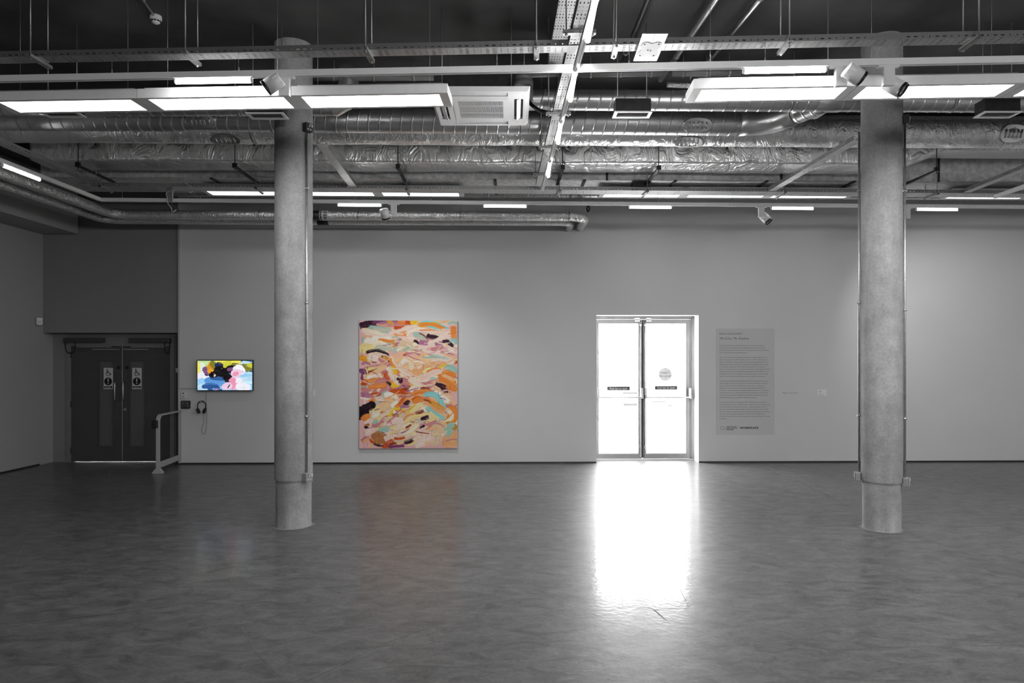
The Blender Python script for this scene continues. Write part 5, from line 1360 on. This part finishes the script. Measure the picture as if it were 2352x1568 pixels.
# underpainting: broad washes of colour, then strokes
rs=np.random.RandomState(3)
STROKES="""
T lp 300 100,500 700,420 1400,300 2200,380
T sa 300 100,650 600,560 1100,620 1700,700 2200,760
T lp 320 1300,700 1700,720 2200,620
T pe 260 200,950 700,1000 1300,1000 2200,1000
T po 300 100,1250 700,1300 1300,1250 2200,1250
T ro 260 100,1500 700,1450 1300,1480 2200,1480
B ro 300 100,150 600,200 1200,160 2200,200
B po 300 500,330 1100,330 1700,420 2200,520
B sa 320 200,700 700,650 1200,560 1800,700
B ro>mv 340 250,1000 800,980 1400,1000 1900,900
B lp 320 300,1200 900,1180 1500,1200 1900,1100
B pk 260 100,1400 900,1400 1500,1380 2200,1380
B gr 300 1700,1050 1900,1000 2200,1050
T pl 150 60,200 200,150 420,120 600,95
T vi 60 330,110 560,85 800,80 1050,75
T mv 120 420,200 560,150 750,130 1000,150 1150,200
T ro 90 430,190 650,160 900,160 1100,180
T oR 110 900,90 1080,110 1200,160
T do 100 1080,95 1180,120 1240,170
T ye 110 1200,80 1320,120 1450,170
T do 90 830,215 960,225 1080,215
T yo 70 700,75 770,100 790,125
T aq 90 1400,120 1600,100 1850,150 2050,240
T yo 110 1330,170 1550,150 1780,160 1920,260
T oR 60 1400,150 1650,150 1850,190 1990,230
T aq 80 1560,220 1700,230 1850,290
T mi 130 260,220 480,250 700,280 780,250
T gr 90 350,230 600,270 780,270
T lp>pk 110 80,270 260,310 420,330 560,390 680,440 800,450
T cr 70 100,250 300,290 480,330 640,400
T lp>po 110 700,370 860,320 1000,290 1130,220 1290,200 1420,210
T po 60 820,380 980,350 1130,280
T wh 40 1110,410 1180,330 1290,250 1420,225 1560,260
T lp>cr 130 1480,240 1650,290 1850,340 2100,320
T lp 120 1800,350 1950,370 2150,340
T mi 110 1250,380 1380,370 1480,420 1560,480
T gr 80 1300,420 1430,440 1550,520
T pl 110 1560,380 1630,420 1760,440 1880,470
T pl 60 1770,480 1830,480 1880,465
T lp>cr 110 1450,670 1560,590 1750,530 1950,420 2060,360
T mv>pl 90 1740,600 1860,570 1960,560
T pl 90 1900,540 2020,530 2090,580 2180,660
T oR 130 2170,170 2165,300 2180,440 2170,540
T oR 80 2120,200 2200,330
T aq 90 2080,510 2190,500 2220,600
T mi 60 130,420 150,520 170,600
T wh>gr 130 160,520 280,560 400,480 560,430
T wh 90 200,440 340,520 480,470 640,430 790,480
T oR 70 470,490 620,500 760,530 850,500
T cr>pe 110 300,680 400,590 520,560 640,610 760,640
T py 150 100,660 200,640 330,650
T py 120 110,730 190,740
T gr 110 420,680 560,650 720,690 800,720
T pl 70 190,790 330,740 480,730 640,780 740,850
T dk 50 250,770 420,730 600,770 700,800
T mi 70 850,600 860,720 870,800
T oR 80 835,570 835,620
T mv>pl 70 890,640 900,580 960,500 1010,480
T pl 60 1270,510 1340,530 1400,590
T mv 110 1390,540 1500,560 1600,570
T ro 120 1240,720 1350,760 1420,840
T pk 120 1500,760 1700,700 1900,680 2050,720
T ro 80 1650,720 1800,690 1950,640
T mi 100 1620,820 1760,880 1950,930 2090,960
T lp 80 1450,700 1600,760 1800,800 2000,860
T pk 90 2100,830 2200,760
T yo 70 1640,960 1760,930 1880,930
T yo 130 80,900 150,900 210,960
T lp>pk 170 250,860 380,880 500,960 520,1040
T py 55 280,930 250,1030 300,1130 420,1150 540,1090
T ro 150 540,930 640,980 720,1040
T pk 120 330,1010 430,1020 540,1060
T pl 70 560,840 660,900 740,980
T yo 70 610,880 690,930
T cr>oR 100 800,840 780,940 840,1050 930,1160 1030,1270 1070,1300
T oR 60 750,880 770,1000 870,1130 990,1260
T lp 120 1000,1020 960,1100 1060,1200 1180,1260 1260,1310
T cr>lp 120 1100,920 1200,960 1230,1060 1220,1180
T wh 90 1130,900 1060,960 1000,1040
T lp>cr 120 1330,1120 1450,1060 1620,980 1850,960 2100,980 2220,920
T pe 90 1300,1050 1480,1020 1700,930
T po 110 1420,1180 1600,1060 1850,1010 2050,1030
T mi 150 2010,1110 2110,1120 2200,1180
T ye 60 1830,1110 1920,1070 2010,1060
T py 110 1490,1240 1570,1180 1680,1140
T oR 110 1560,1240 1750,1170 1900,1170
T oR 130 1900,1180 2080,1250 2220,1310
T lp>pk 150 1380,1360 1560,1310 1750,1220 1900,1190
T oR 170 1800,1340 1950,1330 2120,1420 2210,1500
T oR 160 1820,1430 2000,1480 2180,1560
T pe 70 1900,1270 2050,1330 2200,1410
T mi 60 100,1520 160,1550
T vi 130 100,1180 170,1220 150,1340
T mv 60 100,1040 220,1000 330,1060
T br 80 250,1220 330,1210 420,1180 500,1140
T pe>py 110 140,1310 250,1310 380,1240 520,1170 620,1140
T wh>lp 110 220,1350 340,1330 460,1310 570,1280
T do 90 640,1220 660,1310 740,1370
T lp>cr 170 720,1130 780,1180 810,1280 870,1400 930,1540
T wh 70 670,1170 730,1120 800,1130
T ye 90 780,1080 850,1180 880,1280
T yo 90 760,1400 790,1500 830,1560
T pl 110 900,1330 980,1380 960,1470
T oR 110 110,1460 210,1430 400,1390 560,1350
T do 90 130,1480 230,1450
T ro 110 440,1450 560,1400 640,1420
T pl 60 650,1440 740,1470 760,1540
T lp>pe 130 1170,1340 1260,1420 1370,1480 1470,1540
T cr 90 1180,1380 1290,1370 1350,1400
T ye 50 1200,1480 1240,1500
T pl 100 1760,1460 1880,1500 2010,1550
B oR 130 250,80 400,60 560,40 700,20
B ro 90 90,120 200,130 330,160
B mv>pl 130 90,250 200,240 320,280
B do 50 320,240 420,215 530,200
B mi 60 580,220 700,180
B ye 110 770,10 860,60 960,110 1030,200
B yo 50 870,70 860,200
B do 130 720,160 880,170 1040,160 1150,150
B br 110 1000,70 1130,100 1200,60
B cr>lp 110 1190,190 1260,100 1400,80 1600,110
B br 80 1420,90 1520,110 1640,130
B oR 110 1250,250 1400,190 1560,180 1700,160
B pe 90 1680,70 1850,150 1980,240 2130,260
B pl 110 1800,10 1900,60 1960,140 2060,170
B dk 90 1900,110 1980,160 2060,175
B oR 150 2080,60 2200,120
B pk 150 2150,230 2220,300
B wh>cr 130 1700,200 1850,250 1960,350 2100,410
B aq 130 1490,280 1620,240 1760,260 1850,360 1930,480 1990,600
B do 90 1240,390 1330,330 1460,310
B oR 120 1230,440 1400,360 1560,370 1700,450 1850,520 1990,590
B yo 100 1600,400 1760,470 1900,540 1990,650
B po>pe 90 1480,340 1580,460 1720,560 1860,630 1950,640
B wh>lp 110 610,270 720,240 830,280 950,360
B lp 100 430,330 530,340 620,370
B wh 40 80,310 230,340 380,350
B oR 90 270,400 380,370 400,340
B pe>py 150 300,580 450,560 600,520 720,410 860,340
B py 130 270,570 400,560 540,560
B oR 130 860,540 960,440 1060,370 1110,300
B do>oR 60 1100,250 1000,390 920,480
B wh 80 770,520 850,440 930,390
B pl 90 1050,480 1130,420 1200,400
B dk 40 1060,470 1180,450
B mv 70 960,530 1070,510 1190,510
B dk 190 90,620 170,560 260,530 340,480
B dk 170 80,760 150,690 220,640
B ye 80 700,790 770,690 840,590 960,570 1060,610 1130,690
B wh 90 850,620 880,650 920,620
B ye 70 1140,640 1230,560 1320,480
B py>cr 80 1190,660 1280,580 1380,500 1500,490
B cr>py 150 1340,660 1450,570 1560,560 1600,640
B br 90 1320,690 1400,640 1500,590
B wh>lp 120 350,700 430,690 540,650
B lp 90 450,860 540,740 640,640 740,600
B py 70 400,820 470,770 560,700
B oR>ta 130 130,830 200,750 320,700
B lp 110 190,900 280,840 380,800
B ta 70 180,950 300,900
B dk 60 190,970 260,990
B mi 90 400,870 450,830
B aq 120 1570,500 1640,610 1760,690 1870,750 2000,800
B py>cr 110 1620,640 1720,740 1850,800
B oR 200 2080,560 2180,620 2160,800
B yo 120 2020,720 2130,780 2180,840
B cr>py 90 1990,560 2100,650 2130,740 2050,830 1920,860
B gd 160 2020,900 2110,940 2180,970
B mi 130 1930,1020 2080,950 2200,910
B mi 190 2090,1080 2100,1190
B cr>py 100 1290,900 1120,930 1010,1000 1040,1090 1160,1090 1280,1000 1420,900
B py>pe 110 1050,900 1180,800 1330,740 1480,720 1600,680
B pl 100 1430,810 1530,770 1620,730
B br 50 1090,990 1150,960 1230,910
B ro 130 1530,930 1650,870 1790,810
B py 60 1540,870 1640,820 1760,790
B pe>cr 90 1660,1010 1760,960 1900,900 1980,930 1900,990 1740,1040
B pl 70 1440,1000 1500,950
B ta 80 790,720 880,700 960,710
B lp>ro 150 790,900 880,830 970,850 960,940 870,970
B mi 150 520,1080 600,1030 670,1010
B ta 190 400,1180 520,1160 640,1220
B ta 190 430,1310 520,1260 620,1250
B lp>pk 150 230,1130 290,1060 350,1030
B lp>sa 130 620,1260 740,1190 860,1120
B py 60 730,1120 850,1090 960,1060
B sa>pe 80 820,1260 960,1290 1110,1240 1280,1170
B do 60 830,1220 950,1230 1100,1200
B pl 90 1060,1320 1180,1290 1280,1230
B lp>pk 150 1300,1140 1450,1080 1630,1000
B lp>pk 140 1320,1330 1480,1250 1680,1180
B sa>ta 110 1690,1160 1850,1180 1860,1240 1760,1320 1690,1430
B lp 140 1310,1400 1420,1350 1530,1340
B po 190 2000,1250 2080,1290 2220,1150
B po 170 1950,1340 2100,1350 2220,1330
B do 130 620,1400 700,1350 780,1300
B do 60 300,1250 360,1310
B pl 50 380,1340 480,1380 600,1390
B br 110 740,1400 860,1360
B vi 60 700,1420 900,1400 1100,1400
"""
head,tail=STROKES.split('T pl 150 60,200',1)
paint(cv,head,conv,wsc)
rm=random.Random(5)
for i in range(260):
    x=rm.uniform(0,GW_); y=rm.uniform(0,GH_); f=y/GH_
    a=(.35*math.sin(x/55+y/40)-.1) if f<.5 else (-.55+.35*math.sin(x/60+y/70)); L_=rm.uniform(26,80); w_=rm.uniform(5,15); k=rm.uniform(-.45,.45)
    xi,yi=int(min(GW_-1,x)),int(min(GH_-1,y)); c0=cv.a[yi,xi]
    pool=['cr','lp','pe','oR','py','ro','wh','mv','po','sa','mi','gr','do','lp','cr','pe'] if f<.62 else ['cr','lp','pe','py','ro','po','sa','gr','ta','lp','mv','py']
    key=rm.choice(pool) if rm.random()<.5 else min(pool,key=lambda q:abs(PAL[q]-c0).sum()+rm.random()*.35)
    cv.stroke(key,w_,[(x,y),(x+L_*.5*math.cos(a),y+L_*.5*math.sin(a)),(x+L_*math.cos(a+k),y+L_*math.sin(a+k))],blend=rm.choice(['ro','pe','cr','oR']))
paint(cv,'T pl 150 60,200'+tail,conv,wsc)
# short loose dabs between, and thin runs of paint near the lower edge
rd=random.Random(11)
keys=['cr','lp','pk','pe','oR','py','ro','wh','mv','po','sa','br']
for i in range(120):
    x=rd.uniform(8,GW_-8); y=rd.uniform(8,GH_-8); L_=rd.uniform(20,60); a=rd.uniform(-.75,.25) if y>GH_*.5 else rd.uniform(-.4,.5)
    k=rd.uniform(-.3,.3); w_=rd.uniform(1.6,5.5)
    xi,yi=int(min(GW_-1,x)),int(min(GH_-1,y)); c0=cv.a[yi,xi]
    key=rd.choice(keys) if rd.random()<.55 else min(keys,key=lambda q:abs(PAL[q]-c0).sum()+rd.random()*.3)
    cv.stroke(key,w_,[(x,y),(x+L_*.5*math.cos(a),y+L_*.5*math.sin(a)),(x+L_*math.cos(a+k),y+L_*math.sin(a+k))],streak=.5)
for i in range(40):
    x=rd.uniform(4,GW_*.35) if i%3 else rd.uniform(4,GW_-6); y=rd.uniform(GH_*.84,GH_*.96); key='mv' if i%4 else 'po'
    cv.stroke(key,1.3,[(x,y),(x+rd.uniform(-1,1),y+rd.uniform(6,26))])
for i in range(24):
    x=rd.uniform(4,GW_-6); y=rd.uniform(GH_*.2,GH_*.7); cv.stroke(rd.choice(['br','oR','pl','do']),1.1,[(x,y),(x,y+rd.uniform(10,30))])
t=wall_thing('painting','large unframed abstract painting of swirling orange, cream and plum strokes','painting',938.5,1028,.04)
x0,z1,_=wl(826.5,736.3); x1,z0,_=wl(1051,1028.3)
mb=MB(Wm); mb.bb((x0,-.045,z0),(x1,-.006,z1)); build('canvas_edge',mb,simple('canvas_edge',.42,.8,var=.1,scale=9),t)
picture_mesh('painted_face',cv,lambda u,v:Wm@Vector((x0+(x1-x0)*u,-.0458,z1+(z0-z1)*v)),m_paint,t)

# screen picture: abstract blobs
SW,SH=250,138
cs=Canvas(SW,SH,PAL['B1'])
def conv2(h,x,y): return ((x-417)/(1312-417)*SW,(y-263)/(752-263)*SH)
paint(cs,"""
S GW 200 420,330 600,300 760,300
S Y1 190 780,290 870,310 960,300
S G2 150 820,380 900,340 960,290
S Y1 90 990,290 1120,300
S T1 60 1140,280 1300,280
S LB 80 1150,300 1300,320
S G1 170 480,350 480,400
S Y1 60 425,300 430,470
S GW 80 560,400 620,320 660,280
S W 140 430,530 520,520 560,560
S B1 200 420,640 600,660 760,600
S B2 110 570,590 720,560 860,580
S B3 60 640,550 760,560 880,570
S B2 90 600,620 760,640 900,650
S LB 110 460,700 560,690
S B3 90 520,690 620,670 750,690
S B3 60 600,730 720,710 800,740
S B4 50 550,490 620,490
S M1 130 545,410 590,440
S O1 170 650,330 660,420
S G3 110 660,300 690,370
S yo 90 610,440 680,470 700,440
S G3 60 840,430 860,400
S B4 110 730,340 790,340
S K 210 760,430 800,450
S K 190 850,450 900,500
S K 110 640,500 720,480
S K 120 900,420 1000,380
S K 150 880,540 930,560
S M1 60 920,410 980,400
S T1 110 1180,430 1290,440
S G3 130 1130,370 1200,380 1290,360
S G3 50 990,320 1090,330
S G2 70 1240,330 1300,350
S LB 200 1130,560 1230,540 1310,560
S B1 60 1120,500 1300,500
S W 150 1040,400 1090,400 1130,430
S P2 130 1010,470 1090,460
S P1 70 1010,490 1060,470
S P2 130 1010,560 1090,600
S W 90 1040,580 1110,590
S P1 90 960,590 1000,580
S P1 130 970,660 1040,690
S P2 130 860,690 920,680
S W 140 1090,690 1230,700
S K 18 910,710 945,655
S W 26 690,518 704,500
S W 9 665,726 690,726
S P1 9 700,727 770,727
S W 8 780,724 800,724
S W 7 1010,724 1065,724
""",conv2,SW/(1312-417),True,.0)
t,a,b,c,d=SCREEN
x0,z1,_=wl(a,b); x1,z0,_=wl(c,d)
picture_mesh('display',cs,lambda u,v:Wm@Vector((x0+(x1-x0)*u,-.0858,z1+(z0-z1)*v)),m_screen,t)
mb=MB(Wm)
# ================================================================== LIGHT AND CAMERA
w=bpy.data.worlds.new('overcast_sky'); SC.world=w; w.use_nodes=True
bg=w.node_tree.nodes['Background']; bg.inputs[0].default_value=(1,1,1,1); bg.inputs[1].default_value=L_SKY
# portal that guides sky sampling through the glass door
li=bpy.data.lights.new('door_daylight_portal','AREA'); li.shape='RECTANGLE'; li.size=1.70; li.size_y=2.42; li.cycles.is_portal=True
lo=bpy.data.objects.new('door_daylight_portal',li); COL.objects.link(lo)
lo.location=Wm@Vector(((DX0+DX1)/2,.47,1.2)); lo.rotation_euler=Vector((NW.x,NW.y,0)).to_track_quat('-Z','Y').to_euler()
li=bpy.data.lights.new('fill_window_portal','AREA'); li.shape='RECTANGLE'; li.size=WNX1-WNX0; li.size_y=WNZ1-WNZ0; li.cycles.is_portal=True  # sky portal at the added fill window
lo=bpy.data.objects.new('fill_window_portal',li); COL.objects.link(lo)
lo.location=((WNX0+WNX1)/2,YB-.32,(WNZ0+WNZ1)/2); lo.rotation_euler=Vector((0,1,0)).to_track_quat('-Z','Y').to_euler()
cam=bpy.data.cameras.new('camera'); cam.sensor_width=36; cam.lens=F/2352*36; cam.shift_y=(HY-784)/2352; cam.clip_end=200
co=bpy.data.objects.new('camera',cam); COL.objects.link(co); co.location=(0,0,EYE); co.rotation_euler=(PI/2,0,0); SC.camera=co
vs=SC.view_settings; vs.view_transform='Standard'; vs.look='None'; vs.gamma=1; vs.exposure=0; vs.use_curve_mapping=False
cy=SC.cycles; cy.use_denoising=True; cy.max_bounces=7; cy.diffuse_bounces=4; cy.glossy_bounces=4; cy.transparent_max_bounces=16; cy.sample_clamp_indirect=20; cy.caustics_reflective=False; cy.caustics_refractive=False
